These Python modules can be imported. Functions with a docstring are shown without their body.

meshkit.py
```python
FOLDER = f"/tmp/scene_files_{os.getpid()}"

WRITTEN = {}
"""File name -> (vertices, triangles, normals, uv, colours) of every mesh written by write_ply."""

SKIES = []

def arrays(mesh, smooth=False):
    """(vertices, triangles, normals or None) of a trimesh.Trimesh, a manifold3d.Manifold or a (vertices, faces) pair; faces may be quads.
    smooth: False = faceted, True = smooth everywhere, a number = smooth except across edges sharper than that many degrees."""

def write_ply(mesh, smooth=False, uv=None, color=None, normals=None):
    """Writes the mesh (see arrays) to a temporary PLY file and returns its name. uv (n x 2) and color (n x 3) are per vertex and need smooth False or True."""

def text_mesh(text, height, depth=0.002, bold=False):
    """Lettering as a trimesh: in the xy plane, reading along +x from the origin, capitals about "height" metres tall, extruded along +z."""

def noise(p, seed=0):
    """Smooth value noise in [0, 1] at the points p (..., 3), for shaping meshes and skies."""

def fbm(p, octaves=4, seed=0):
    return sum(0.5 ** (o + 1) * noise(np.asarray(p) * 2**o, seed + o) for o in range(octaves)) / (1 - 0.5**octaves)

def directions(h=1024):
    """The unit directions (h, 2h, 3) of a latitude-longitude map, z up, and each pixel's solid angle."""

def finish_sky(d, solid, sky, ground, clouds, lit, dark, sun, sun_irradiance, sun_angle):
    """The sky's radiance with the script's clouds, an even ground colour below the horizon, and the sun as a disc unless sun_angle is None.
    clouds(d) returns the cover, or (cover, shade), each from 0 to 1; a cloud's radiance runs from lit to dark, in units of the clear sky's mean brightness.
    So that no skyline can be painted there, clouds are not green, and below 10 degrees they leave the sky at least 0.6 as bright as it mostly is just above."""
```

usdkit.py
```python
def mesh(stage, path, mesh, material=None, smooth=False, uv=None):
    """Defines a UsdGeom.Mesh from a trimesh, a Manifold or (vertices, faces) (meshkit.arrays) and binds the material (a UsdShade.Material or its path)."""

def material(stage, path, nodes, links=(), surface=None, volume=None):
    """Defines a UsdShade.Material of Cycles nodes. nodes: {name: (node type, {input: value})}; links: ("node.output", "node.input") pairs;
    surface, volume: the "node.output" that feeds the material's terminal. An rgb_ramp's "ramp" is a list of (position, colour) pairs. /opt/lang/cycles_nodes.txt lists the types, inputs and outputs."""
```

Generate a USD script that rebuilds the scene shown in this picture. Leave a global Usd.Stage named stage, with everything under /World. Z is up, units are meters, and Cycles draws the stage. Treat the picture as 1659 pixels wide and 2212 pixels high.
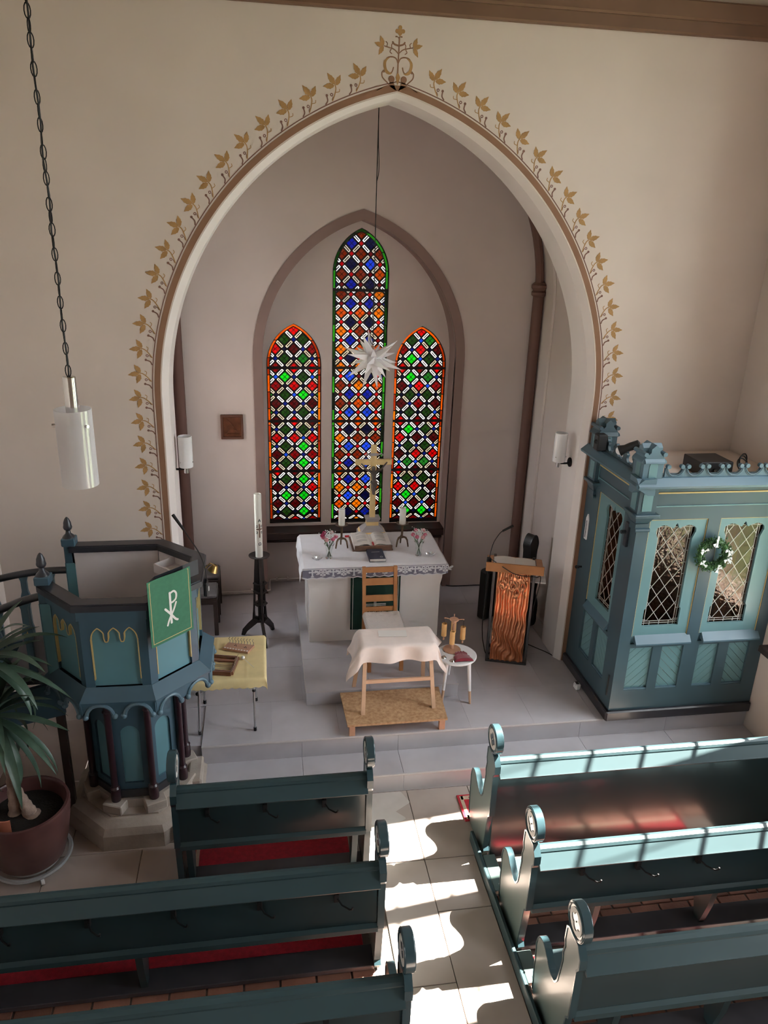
import math, random, re
import numpy as np, trimesh, manifold3d as m3, usdkit, meshkit
from pxr import Usd, UsdGeom, UsdLux, UsdShade, Gf, Sdf
from shapely.geometry import Polygon, LineString, Point, box as sbox, MultiPolygon
from shapely.ops import unary_union
from shapely import affinity
rnd = random.Random(7)
stage = Usd.Stage.CreateInMemory()
UsdGeom.SetStageUpAxis(stage, 'Z'); UsdGeom.SetStageMetersPerUnit(stage, 1.0)
UsdGeom.Xform.Define(stage, '/World'); UsdGeom.Scope.Define(stage, '/World/Looks')
# ---------------------------------------------------------------- camera, sky, sun, exposure
EXPOSURE = 2.0
YAW, PITCH, ROLL, FPX = 0.164529, 0.353791, 0.0327277, 1637.9
cy_, sy_, cp_, sp_ = math.cos(YAW), math.sin(YAW), math.cos(PITCH), math.sin(PITCH)
fwd = np.array([sy_*cp_, cy_*cp_, -sp_]); rgt = np.array([cy_, -sy_, 0.0]); upv = np.cross(rgt, fwd)
R_ = rgt*math.cos(ROLL) + upv*math.sin(ROLL); U_ = -rgt*math.sin(ROLL) + upv*math.cos(ROLL)
cam = UsdGeom.Camera.Define(stage, '/World/camera')
cam.AddTransformOp().Set(Gf.Matrix4d(*R_, 0, *U_, 0, *(-fwd), 0, 0, 0, 4.72, 1))
cam.CreateHorizontalApertureAttr(36.0); cam.CreateVerticalApertureAttr(48.0)
cam.CreateFocalLengthAttr(36.0*FPX/1659.0); cam.CreateClippingRangeAttr(Gf.Vec2f(0.05, 500)); cam.CreateExposureAttr(EXPOSURE)
SKY = UsdLux.DomeLight.Define(stage, '/World/sky'); SKY.CreateIntensityAttr(1.0); SKY.CreateColorAttr(Gf.Vec3f(0.90, 0.95, 1.0))
SUN = UsdLux.DistantLight.Define(stage, '/World/sun'); SUN.CreateNormalizeAttr(True); SUN.CreateIntensityAttr(5.2); SUN.CreateAngleAttr(0.53); SUN.CreateColorAttr(Gf.Vec3f(1.0, 0.93, 0.84))
sun_to = np.array([1.0, 0.12, 1.42]); sun_to /= np.linalg.norm(sun_to)
zx = np.cross([0, 1, 0], sun_to); zx /= np.linalg.norm(zx); zy = np.cross(sun_to, zx)
UsdGeom.Xformable(SUN).AddTransformOp().Set(Gf.Matrix4d(*zx, 0, *zy, 0, *sun_to, 0, 0, 0, 0, 1))
# ---------------------------------------------------------------- helpers
used = {}
def numbered(path):
    n = used.get(path, 0); used[path] = n + 1
    return path if n == 0 else '%s_%03d' % (path, n)
class Thing:
    def __init__(s, prim, loc): s.prim, s.path, s.loc = prim, str(prim.GetPath()), np.array(loc, float)
def meta(prim, label=None, cat=None, group=None, kind=None):
    for k, v in (('label', label), ('category', cat), ('group', group), ('kind', kind)):
        if v: prim.SetCustomDataByKey(k, v)
def thing(name, label, cat, loc=(0, 0, 0), rot=0.0, group=None, kind=None):
    x = UsdGeom.Xform.Define(stage, numbered('/World/' + name)); x.AddTranslateOp().Set(Gf.Vec3d(*map(float, loc)))
    if rot: x.AddRotateZOp().Set(rot)
    meta(x.GetPrim(), label, cat, group, kind)
    return Thing(x.GetPrim(), loc if not rot else (0, 0, 0))
def obj(name, m, mat, parent=None, label=None, cat=None, group=None, kind=None, smooth=30, local=False):
    """One Mesh prim. Vertices are in world coordinates; a parent's base is subtracted unless local."""
    if isinstance(m, (list, tuple)) and not isinstance(m[0], np.ndarray): m = trimesh.util.concatenate(list(m))
    if hasattr(m, 'to_mesh'):
        q = m.to_mesh(); m = trimesh.Trimesh(q.vert_properties[:, :3], q.tri_verts, process=False)
    base = parent.path if parent else '/World'
    path = numbered(base + '/' + name)
    v = np.array(m.vertices, float)
    if parent is not None and not local: v = v - parent.loc
    off = np.zeros(3)
    if parent is None:
        off = np.array([(v[:, 0].min()+v[:, 0].max())/2, (v[:, 1].min()+v[:, 1].max())/2, v[:, 2].min()]); v = v - off
    mm = usdkit.mesh(stage, path, trimesh.Trimesh(v, m.faces, process=False), mat, smooth=smooth)
    if parent is None: mm.AddTranslateOp().Set(Gf.Vec3d(*off))
    meta(mm.GetPrim(), label, cat, group, kind)
    return Thing(mm.GetPrim(), parent.loc if parent is not None else off)
def dup(root, loc, rot=0.0, label=None, group=None, scale=None):
    was = root.prim.GetCustomData(); name = re.sub(r'_\d{3}$', '', root.prim.GetName())
    x = UsdGeom.Xform.Define(stage, numbered('/World/' + name))
    x.GetPrim().GetReferences().AddInternalReference(root.path)
    x.ClearXformOpOrder(); x.AddTranslateOp().Set(Gf.Vec3d(*map(float, loc)))
    if rot: x.AddRotateZOp().Set(rot)
    x.GetPrim().SetInstanceable(True)
    meta(x.GetPrim(), label or was.get('label'), was.get('category'), group or was.get('group'))
    return x
cat_ = trimesh.util.concatenate
def bb(x0, x1, y0, y1, z0, z1, c=0.0):
    """box between corners with chamfer c"""
    if c <= 0:
        b = trimesh.creation.box((x1-x0, y1-y0, z1-z0)); b.apply_translation(((x0+x1)/2, (y0+y1)/2, (z0+z1)/2)); return b
    p = []
    for sx in (0, 1):
        for sy in (0, 1):
            for sz in (0, 1):
                X, Y, Z = (x0, x1)[sx], (y0, y1)[sy], (z0, z1)[sz]; dx, dy, dz = c*(1-2*sx), c*(1-2*sy), c*(1-2*sz)
                p += [(X+dx, Y+dy, Z), (X+dx, Y, Z+dz), (X, Y+dy, Z+dz)]
    return hull(p)
def hull(p): return trimesh.convex.convex_hull(np.array(p, float))
def tube(path, r, n=8, closed=False):
    path = np.array(path, float); k = len(path); rr = np.full(k, r) if np.ndim(r) == 0 else np.array(r, float)
    if closed: t = np.roll(path, -1, 0) - np.roll(path, 1, 0)
    else: t = np.gradient(path, axis=0)
    t /= np.maximum(np.linalg.norm(t, axis=1, keepdims=True), 1e-9)
    a = np.array([0, 0, 1.0]) if abs(t[0][2]) < 0.9 else np.array([1.0, 0, 0])
    u = np.cross(t[0], a); u /= np.linalg.norm(u); V = []
    for i in range(k):
        u = u - t[i]*(u@t[i]); u /= max(np.linalg.norm(u), 1e-9); w = np.cross(t[i], u)
        for j in range(n):
            an = 2*math.pi*j/n; V.append(path[i] + rr[i]*(u*math.cos(an) + w*math.sin(an)))
    F = []
    for i in range(k if closed else k-1):
        for j in range(n):
            a0, a1, b0, b1 = i*n+j, i*n+(j+1) % n, ((i+1) % k)*n+j, ((i+1) % k)*n+(j+1) % n
            F += [(a0, a1, b1), (a0, b1, b0)]
    if not closed:
        V += [path[0], path[-1]]; c0, c1 = len(V)-2, len(V)-1
        for j in range(n): F += [(c0, (j+1) % n, j), (c1, (k-1)*n+j, (k-1)*n+(j+1) % n)]
    return trimesh.Trimesh(V, F, process=False)
def lathe(prof, c=(0, 0, 0), n=24):
    """profile of (r, z), closed top and bottom by r = 0 points if wanted"""
    V, F = [], []
    for r, z in prof:
        for j in range(n): V.append((c[0]+r*math.cos(2*math.pi*j/n), c[1]+r*math.sin(2*math.pi*j/n), c[2]+z))
    for i in range(len(prof)-1):
        for j in range(n):
            a0, a1, b0, b1 = i*n+j, i*n+(j+1) % n, (i+1)*n+j, (i+1)*n+(j+1) % n
            F += [(a0, a1, b1), (a0, b1, b0)]
    return trimesh.Trimesh(V, F, process=False)
def cyl(c, r, h, n=20, r2=None): return lathe([(0, 0), (r, 0), (r if r2 is None else r2, h), (0, h)], c, n)
def ball(c, r, s=(1, 1, 1), sub=2):
    b = trimesh.creation.icosphere(sub, r); b.apply_scale(s); b.apply_translation(c); return b
def polys(g):
    if g.is_empty: return []
    return [q for q in getattr(g, 'geoms', [g]) if q.geom_type == 'Polygon' and q.area > 1e-8]
def ext(poly, d):
    ms = [trimesh.creation.extrude_polygon(q, d, engine='earcut') for q in polys(poly)]
    return cat_(ms)
def ext_y(poly, y0, y1):
    """polygon in (x, z) made solid from y0 to y1"""
    m = ext(poly, y1-y0); v = m.vertices.copy(); m.vertices = np.c_[v[:, 0], y1 - v[:, 2], v[:, 1]]; return m
def ext_x(poly, x0, x1):
    """polygon in (y, z) made solid from x0 to x1"""
    m = ext(poly, x1-x0); v = m.vertices.copy(); m.vertices = np.c_[x0 + v[:, 2], v[:, 0], v[:, 1]]; return m
def ext_z(poly, z0, z1):
    m = ext(poly, z1-z0); m.apply_translation((0, 0, z0)); return m
def xf(m, rx=0, ry=0, rz=0, t=(0, 0, 0), s=1.0):
    m = m.copy(); m.apply_scale(s)
    for a, ax in ((rx, (1, 0, 0)), (ry, (0, 1, 0)), (rz, (0, 0, 1))):
        if a: m.apply_transform(trimesh.transformations.rotation_matrix(math.radians(a), ax))
    m.apply_translation(t); return m
def loft(curves):
    """strip between polylines with equal counts"""
    n = len(curves[0]); V = np.vstack(curves); F = []
    for i in range(len(curves)-1):
        for j in range(n-1):
            a, b, c, d = i*n+j, i*n+j+1, (i+1)*n+j+1, (i+1)*n+j
            F += [(a, b, c), (a, c, d)]
    return trimesh.Trimesh(V, F, process=False)
def grid(fn, nu, nv):
    V = [fn(i/nu, j/nv) for i in range(nu+1) for j in range(nv+1)]; F = []
    for i in range(nu):
        for j in range(nv):
            a = i*(nv+1)+j; F += [(a, a+nv+1, a+nv+2), (a, a+nv+2, a+1)]
    return trimesh.Trimesh(V, F, process=False)
def thick(m, d):
    """a sheet given depth d along its normals"""
    m = m.copy(); n = np.array(m.vertex_normals); v0 = np.array(m.vertices); k = len(v0); f = np.array(m.faces)
    e = np.sort(np.vstack([f[:, [0, 1]], f[:, [1, 2]], f[:, [2, 0]]]), 1); raw = np.vstack([f[:, [0, 1]], f[:, [1, 2]], f[:, [2, 0]]])
    _, inv, cnt = np.unique(e, axis=0, return_inverse=True, return_counts=True); bd = raw[cnt[inv.ravel()] == 1]
    side = np.vstack([np.c_[bd[:, 1], bd[:, 0], bd[:, 0]+k], np.c_[bd[:, 1], bd[:, 0]+k, bd[:, 1]+k]])
    return trimesh.Trimesh(np.vstack([v0, v0 - n*d]), np.vstack([f, f[:, ::-1]+k, side]), process=False)
def fig(bones, joints, edge=0.01, it=6):
    """joints name: (x, y, z, r); bones pairs -> one smooth body"""
    parts = []
    for a, b in bones:
        ja, jb = joints[a], joints[b]
        parts.append(m3.Manifold.batch_hull([m3.Manifold.sphere(j[3], 16).translate(j[:3]) for j in (ja, jb)]))
    m = parts[0]
    for q in parts[1:]: m = m + q
    q = m.refine_to_length(edge).to_mesh(); t = trimesh.Trimesh(q.vert_properties[:, :3], q.tri_verts)
    trimesh.smoothing.filter_taubin(t, iterations=it); return t
def parch(x0, hw, R, zs, n=28, zb=None):
    """pointed arch as an open polyline from left foot to right foot (x, z)"""
    a1 = math.acos(max(-1, (R-hw)/R)); p = []
    for i in range(n+1):
        a = a1*i/n; p.append((x0 - (R*math.cos(a) - (R-hw)), zs + R*math.sin(a)))
    p = p + [(2*x0-x, z) for x, z in p[-2::-1]]
    if zb is not None: p = [(x0-hw, zb)] + p + [(x0+hw, zb)]
    return p
# ---------------------------------------------------------------- materials
def mat(name, col, rough=0.6, metal=0.0, vary=0.0, scale=6.0, bump=0.0, bscale=60.0, coat=0.0, spec=0.5, trans=0.0, sheen=0.0, col2=None, detail=4.0, ior=1.5, wave=None, rnd_=0.0):
    n = {'p': ('principled_bsdf', dict(roughness=rough, metallic=metal, coat_weight=coat, coat_roughness=0.12, specular_ior_level=spec, transmission_weight=trans, sheen_weight=sheen, ior=ior, base_color=col))}
    L = []
    if vary or col2 is not None or bump or rnd_: n['tc'] = ('texture_coordinate', {})
    if vary or col2 is not None:
        c2 = col2 if col2 is not None else tuple(max(0, c*(1-vary)) for c in col); c1 = col if col2 is not None else tuple(min(1, c*(1+vary)) for c in col)
        if wave: n['nz'] = ('wave_texture', dict(scale=scale, distortion=wave, detail=3.0, bands_direction='x'))
        else: n['nz'] = ('noise_texture', dict(scale=scale, detail=detail))
        n['rp'] = ('rgb_ramp', {'ramp': [(0.3, c1), (0.7, c2)]})
        L += [('tc.object', 'nz.vector'), ('nz.fac', 'rp.fac')]
        if rnd_:
            n['oi'] = ('object_info', {}); n['mr'] = ('map_range', dict(from_min=0, from_max=1, to_min=1-rnd_, to_max=1+rnd_)); n['hv'] = ('hsv', {})
            L += [('oi.random', 'mr.value'), ('mr.result', 'hv.value'), ('rp.color', 'hv.color'), ('hv.color', 'p.base_color')]
        else: L += [('rp.color', 'p.base_color')]
    if bump:
        n['nb'] = ('noise_texture', dict(scale=bscale, detail=3.0)); n['bp'] = ('bump', dict(strength=bump, distance=0.01))
        L += [('tc.object', 'nb.vector'), ('nb.fac', 'bp.height'), ('bp.normal', 'p.normal')]
    return usdkit.material(stage, '/World/Looks/' + name, n, L, surface='p.BSDF')
def see(name, col, gloss=0.06, rough=0.1, bump=0.0, bscale=40):
    """thin coloured window glass: daylight passes straight, with a faint reflection"""
    n = {'t': ('transparent_bsdf', dict(color=col)), 'g': ('glossy_bsdf', dict(color=(1, 1, 1), roughness=rough)), 'm': ('mix_closure', dict(fac=gloss))}
    L = [('t.BSDF', 'm.closure1'), ('g.BSDF', 'm.closure2')]
    if bump:
        n['tc'] = ('texture_coordinate', {}); n['nb'] = ('noise_texture', dict(scale=bscale, detail=2.0)); n['bp'] = ('bump', dict(strength=bump, distance=0.02))
        L += [('tc.object', 'nb.vector'), ('nb.fac', 'bp.height'), ('bp.normal', 'g.normal')]
    return usdkit.material(stage, '/World/Looks/' + name, n, L, surface='m.closure')
M = {}
M['plaster'] = mat('plaster', (.655, .56, .505), .85, vary=.04, scale=1.3, bump=.08, bscale=25)
M['plaster_chancel'] = mat('plaster_chancel', (.68, .585, .55), .85, vary=.04, scale=1.5, bump=.08, bscale=25)
M['plaster_white'] = mat('plaster_white', (.76, .69, .66), .8, vary=.03, scale=2.0, bump=.06, bscale=30)
M['ceiling'] = mat('ceiling_paint', (.62, .53, .46), .9, vary=.05, scale=1)
M['ceiling_wood'] = mat('ceiling_wood', (.20, .125, .08), .6, vary=.2, scale=3)
M['beam'] = mat('beam_brown', (.17, .09, .055), .6, vary=.1, scale=3)
M['band'] = mat('band_paint', (.26, .135, .08), .8, vary=.08, scale=5)
M['gold_leaf'] = mat('leaf_paint', (.40, .225, .085), .75, vary=.15, scale=12)
M['line'] = mat('line_paint', (.20, .10, .075), .8)
M['frame_brown'] = mat('frame_paint', (.29, .195, .175), .75, vary=.06, scale=3)
M['shaft'] = mat('shaft_paint', (.15, .075, .06), .65, vary=.08, scale=4)
M['slab'] = mat('slab_paint', (.032, .015, .014), .5, vary=.1, scale=6)
M['tile'] = mat('grey_tile', (.49, .465, .495), .38, vary=.09, scale=3.0, bump=.03, bscale=80, rnd_=.04)
M['nosing'] = mat('nosing', (.52, .48, .48), .4)
M['stone'] = mat('sandstone_slab', (.50, .415, .37), .6, col2=(.41, .33, .285), scale=2.2, bump=.1, bscale=18, rnd_=.06)
M['worn'] = mat('worn_stone', (.56, .50, .46), .7, vary=.06, scale=8)
M['brick'] = mat('floor_brick', (.33, .15, .10), .7, col2=(.24, .105, .075), scale=5, bump=.2, bscale=40, rnd_=.25)
M['mortar'] = mat('mortar', (.13, .10, .085), .9)
M['ground'] = mat('outside_ground', (.55, .54, .50), .9, vary=.35, scale=.9)
M['lawn'] = mat('lawn', (.10, .13, .05), .9, vary=.3, scale=.8)
M['hedge'] = mat('hedge_leaf', (.05, .09, .03), .8, vary=.5, scale=4)
M['pew'] = mat('pew_paint', (.026, .052, .058), .5, vary=.08, scale=2.0, coat=.04, spec=.35)
M['pew_panel'] = mat('pew_panel_gloss', (.024, .042, .046), .24, vary=.1, scale=2.0, coat=.3, spec=.6)
M['pew_end'] = mat('pew_end_paint', (.085, .12, .112), .33, vary=.06, scale=3, coat=.2)
M['pew_edge'] = mat('pew_edge_paint', (.03, .06, .07), .22, coat=.4)
M['pew_seat'] = mat('pew_seat_wood', (.06, .055, .062), .4, vary=.2, scale=5, coat=.15)
M['medal'] = mat('medallion_paint', (.55, .52, .47), .5)
M['iron'] = mat('black_iron', (.012, .012, .013), .7, spec=.2)
M['black'] = mat('black_plastic', (.012, .012, .013), .45)
M['red_rug'] = mat('red_rug', (.50, .010, .028), .95, vary=.2, scale=30, bump=.3, bscale=200, sheen=.2)
M['cream_rug'] = mat('rug_border', (.62, .45, .33), .95, vary=.1, scale=30)
M['teal_d'] = mat('teal_dark', (.046, .088, .110), .42, vary=.08, scale=2.5, coat=.1)
M['teal_l'] = mat('teal_light', (.125, .245, .265), .42, vary=.05, scale=2.5, coat=.1)
M['teal_m'] = mat('teal_mid', (.085, .155, .20), .4, vary=.05, scale=2.5, coat=.1)
M['pul_d'] = mat('pulpit_blue', (.045, .098, .135), .42, vary=.08, scale=3, coat=.1)
M['pul_l'] = mat('pulpit_panel', (.105, .245, .285), .45, vary=.05, scale=3)
M['pul_in'] = mat('pulpit_inside', (.68, .63, .64), .6, vary=.03, scale=3)
M['cap'] = mat('dark_cap', (.022, .024, .032), .35, vary=.15, scale=8, coat=.2)
M['maroon'] = mat('colonnette_paint', (.03, .012, .018), .3, coat=.3)
M['gold'] = mat('gold_paint', (.55, .40, .16), .45)
M['sandstone'] = mat('pulpit_stone', (.42, .36, .31), .85, vary=.12, scale=6, bump=.25, bscale=25)
M['altar'] = mat('altar_plaster', (.80, .75, .73), .75, vary=.03, scale=3, bump=.08, bscale=20)
M['linen'] = mat('white_linen', (.80, .78, .82), .85, vary=.03, scale=8, bump=.15, bscale=8)
M['linen_p'] = mat('ecru_linen', (.80, .68, .63), .9, vary=.04, scale=10, bump=.25, bscale=7)
M['yellow'] = mat('yellow_cloth', (.78, .63, .33), .9, vary=.06, scale=8, bump=.15, bscale=9)
M['lace_on'] = mat('lace_thread', (.74, .73, .77), .85)
M['green_cloth'] = mat('green_cloth', (.004, .035, .024), .85, vary=.2, scale=10, sheen=.1)
M['green_banner'] = mat('banner_cloth', (.045, .17, .095), .8, vary=.08, scale=30, bump=.1, bscale=150)
M['white_thread'] = mat('white_thread', (.75, .70, .66), .8)
M['pine'] = mat('pine_wood', (.52, .23, .09), .45, col2=(.44, .18, .065), scale=9)
M['birch'] = mat('birch_wood', (.66, .42, .28), .5, col2=(.60, .37, .24), scale=7)
M['osb'] = mat('osb_board', (.56, .36, .20), .7, col2=(.36, .19, .09), scale=34, detail=8, bump=.1, bscale=60)
M['chime'] = mat('chime_wood', (.50, .27, .17), .5, vary=.1, scale=10)
M['bamboo'] = mat('bamboo', (.66, .38, .15), .45, vary=.1, scale=10)
M['walnut'] = mat('instrument_wood', (.20, .07, .035), .35, vary=.25, scale=12, coat=.2)
M['white_gloss'] = mat('white_lacquer', (.80, .79, .80), .35)
M['opal'] = mat('opal_glass', (.78, .76, .77), .16, coat=.3)
M['clear_opal'] = usdkit.material(stage, '/World/Looks/frosted_shell', {'t': ('transparent_bsdf', dict(color=(.93, .93, .94))), 'd': ('diffuse_bsdf', dict(color=(.82, .80, .81))), 'l': ('translucent_bsdf', dict(color=(.82, .80, .81))), 'g': ('glossy_bsdf', dict(color=(1, 1, 1), roughness=.1)), 'a': ('mix_closure', dict(fac=.45)), 'b': ('mix_closure', dict(fac=.62)), 'm': ('mix_closure', dict(fac=.08))},
    [('d.BSDF', 'a.closure1'), ('l.BSDF', 'a.closure2'), ('t.BSDF', 'b.closure1'), ('a.closure', 'b.closure2'), ('b.closure', 'm.closure1'), ('g.BSDF', 'm.closure2')], surface='m.closure')
M['chrome'] = mat('chrome', (.75, .75, .75), .18, 1.0)
M['alu'] = mat('aluminium', (.62, .62, .63), .35, 1.0)
M['bronze'] = mat('bronze', (.16, .11, .075), .42, 1.0, vary=.2, scale=20)
M['brass'] = mat('brass', (.66, .45, .18), .3, 1.0)
M['wax'] = mat('candle_wax', (.80, .77, .70), .45)
M['iron_dark'] = mat('forged_iron', (.035, .028, .027), .42, .6, vary=.2, scale=10)
M['goldpaint'] = mat('gilt_wood', (.80, .58, .27), .45, vary=.1, scale=8)
M['corpus'] = mat('corpus_wood', (.085, .065, .058), .5, vary=.2, scale=20)
M['cross_grey'] = mat('cross_base_grey', (.40, .36, .36), .55)
M['paper'] = mat('paper', (.78, .72, .68), .8)
M['text_grey'] = mat('print_grey', (.45, .42, .42), .8)
M['leather'] = mat('brown_leather', (.16, .085, .055), .5, vary=.2, scale=20)
M['navy'] = mat('navy_book', (.025, .032, .06), .5)
M['red_ribbon'] = mat('red_ribbon', (.55, .02, .03), .6)
M['red_velvet'] = mat('red_velvet', (.22, .004, .02), .8, sheen=.5, vary=.2, scale=12)
M['copper'] = mat('copper_relief', (.78, .33, .17), .27, 1.0, vary=.18, scale=7)
M['copper_dark'] = mat('copper_recess', (.20, .07, .04), .45, 1.0)
M['plaque'] = mat('plaque_copper', (.20, .075, .04), .42, .7, vary=.3, scale=14)
M['plaque_wood'] = mat('plaque_wood', (.13, .05, .03), .5)
M['steel'] = mat('dark_steel', (.10, .10, .105), .4, .8)
M['glassv'] = mat('vase_glass', (.93, .96, .95), .03, trans=1.0, ior=1.45)
M['stem'] = mat('flower_stem', (.06, .13, .05), .6)
M['rose1'] = mat('rose_pink', (.72, .20, .30), .6, vary=.15, scale=40)
M['rose2'] = mat('rose_pale', (.78, .42, .44), .6, vary=.12, scale=40)
M['rose3'] = mat('rose_deep', (.42, .04, .12), .6, vary=.2, scale=40)
M['gyp'] = mat('white_blossom', (.75, .76, .75), .7)
M['star'] = mat('star_paper', (.90, .87, .88), .7)
M['upholstery'] = mat('grey_upholstery', (.13, .12, .12), .85, vary=.1, scale=20)
M['dark_wood'] = mat('dark_wood', (.03, .017, .014), .45, vary=.2, scale=8)
M['cushion'] = mat('cushion_stripe', (.74, .68, .64), .85, col2=(.52, .45, .43), scale=45, wave=.2, bump=.1, bscale=50)
M['pot'] = mat('glazed_pot', (.13, .055, .05), .35, col2=(.085, .035, .035), scale=5, coat=.25, bump=.15, bscale=12)
M['soil'] = mat('soil', (.012, .009, .007), .95, bump=.6, bscale=60)
M['terracotta'] = mat('terracotta', (.45, .15, .09), .7, vary=.1, scale=8)
M['bark'] = mat('yucca_bark', (.30, .21, .165), .8, vary=.25, scale=18, bump=.5, bscale=40)
M['tray'] = mat('grey_tray', (.33, .33, .33), .5)
M['amber_wood'] = mat('amber_wood', (.50, .20, .04), .4, vary=.15, scale=6)
M['brown_int'] = mat('booth_inside', (.22, .12, .075), .5, vary=.3, scale=5)
M['lead_light'] = mat('lead_light', (.42, .39, .36), .45, .3)
M['lead'] = mat('lead_came', (.012, .010, .010), .6)
M['ribbon'] = mat('white_ribbon', (.75, .76, .77), .5)
M['box_leaf'] = mat('box_leaf', (.055, .15, .04), .5, vary=.4, scale=20)
def leafmat(name, c, c2):
    n = {'tc': ('texture_coordinate', {}), 'nz': ('noise_texture', dict(scale=9.0, detail=3.0)), 'rp': ('rgb_ramp', {'ramp': [(.3, c), (.7, c2)]}), 'p': ('principled_bsdf', dict(roughness=.38, coat_weight=.1)),
         't': ('translucent_bsdf', {}), 'm': ('mix_closure', dict(fac=.2))}
    return usdkit.material(stage, '/World/Looks/' + name, n, [('tc.object', 'nz.vector'), ('nz.fac', 'rp.fac'), ('rp.color', 'p.base_color'), ('rp.color', 't.color'), ('p.BSDF', 'm.closure1'), ('t.BSDF', 'm.closure2')], surface='m.closure')
M['yucca'] = leafmat('yucca_leaf', (.05, .095, .06), (.085, .145, .105))
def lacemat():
    n = {'a': ('transparent_bsdf', {}), 'd': ('diffuse_bsdf', dict(color=(.26, .25, .33))), 'm': ('mix_closure', dict(fac=.72))}  # thread colour darkened to stand in for the shade behind the net
    return usdkit.material(stage, '/World/Looks/shaded_lace_net', n, [('a.BSDF', 'm.closure1'), ('d.BSDF', 'm.closure2')], surface='m.closure')
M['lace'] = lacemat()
M['clear_pane'] = see('clear_window_pane', (.96, .97, .97), .05, .05)
M['water'] = see('crystal_glass', (.9, .92, .93), .25, .03)
# ---------------------------------------------------------------- the room
ZC = 0.37; YA = 6.84; YB = 7.284; XL, XR = -2.43, 4.69; AX = 1.131
def st(name): return thing(name, None, None, kind='structure')
# outside: pale ground and a hedge seen through the coloured glass
g = obj('ground', bb(-40, 40, 9.4, 60, -0.7, -0.5), M['ground'], kind='structure', label='ground outside the windows')
for a_, b_ in ((XR+.3, 40), (-40, XL-.3)): obj('lawn', bb(a_, b_, -30, 9.4, -.7, -.5), M['lawn'], kind='structure', label='lawn outside the church')
# nave floor
fl = st('floor')
obj('subfloor', bb(XL, XR, -4, 5.46, -0.2, -0.012), M['mortar'], fl)
rs = random.Random(3)
def slab(x0, x1, y0, y1, z=0.0, j=0.003, m='stone', nm='stone_slab', h=.03):
    dz = rs.uniform(-.0015, .0015); obj(nm, bb(x0+j, x1-j, y0+j, y1-j, z-h, z+dz, .0025), M[m], fl)
for (x0, x1, ys) in ((.80, 1.19, (-1.2, .1, 1.35, 2.5, 3.55, 4.62)), (1.19, 1.605, (-.8, .5, 1.75, 2.95, 4.12, 4.62))):
    for a, b in zip(ys, ys[1:]): slab(x0, x1, a, b)
for y0, y1, xs in ((4.62, 5.43, (.62, 1.19, 1.75, 2.4, 3.1, 3.8, XR)), (4.62, 5.05, (-1.05, -.35, .2, .62)), (5.05, 5.43, (-.9, -.15, .62)), (4.30, 5.0, (XL, -1.75, -1.05)), (5.0, 5.9, (XL, -1.62, -.9)), (5.9, 6.84, (XL, -1.7, -1.0))):
    for a, b in zip(xs, xs[1:]): slab(a, b, y0, y1)
obj('worn_patch', ext_z(Polygon([(.83, 5.40), (1.12, 5.40), (1.17, 5.28), (1.02, 5.18), (1.10, 5.09), (.95, 5.02), (.84, 5.06), (.80, 5.2)]).buffer(.02), 0.0015, 0.0022), M['worn'], fl)
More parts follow.
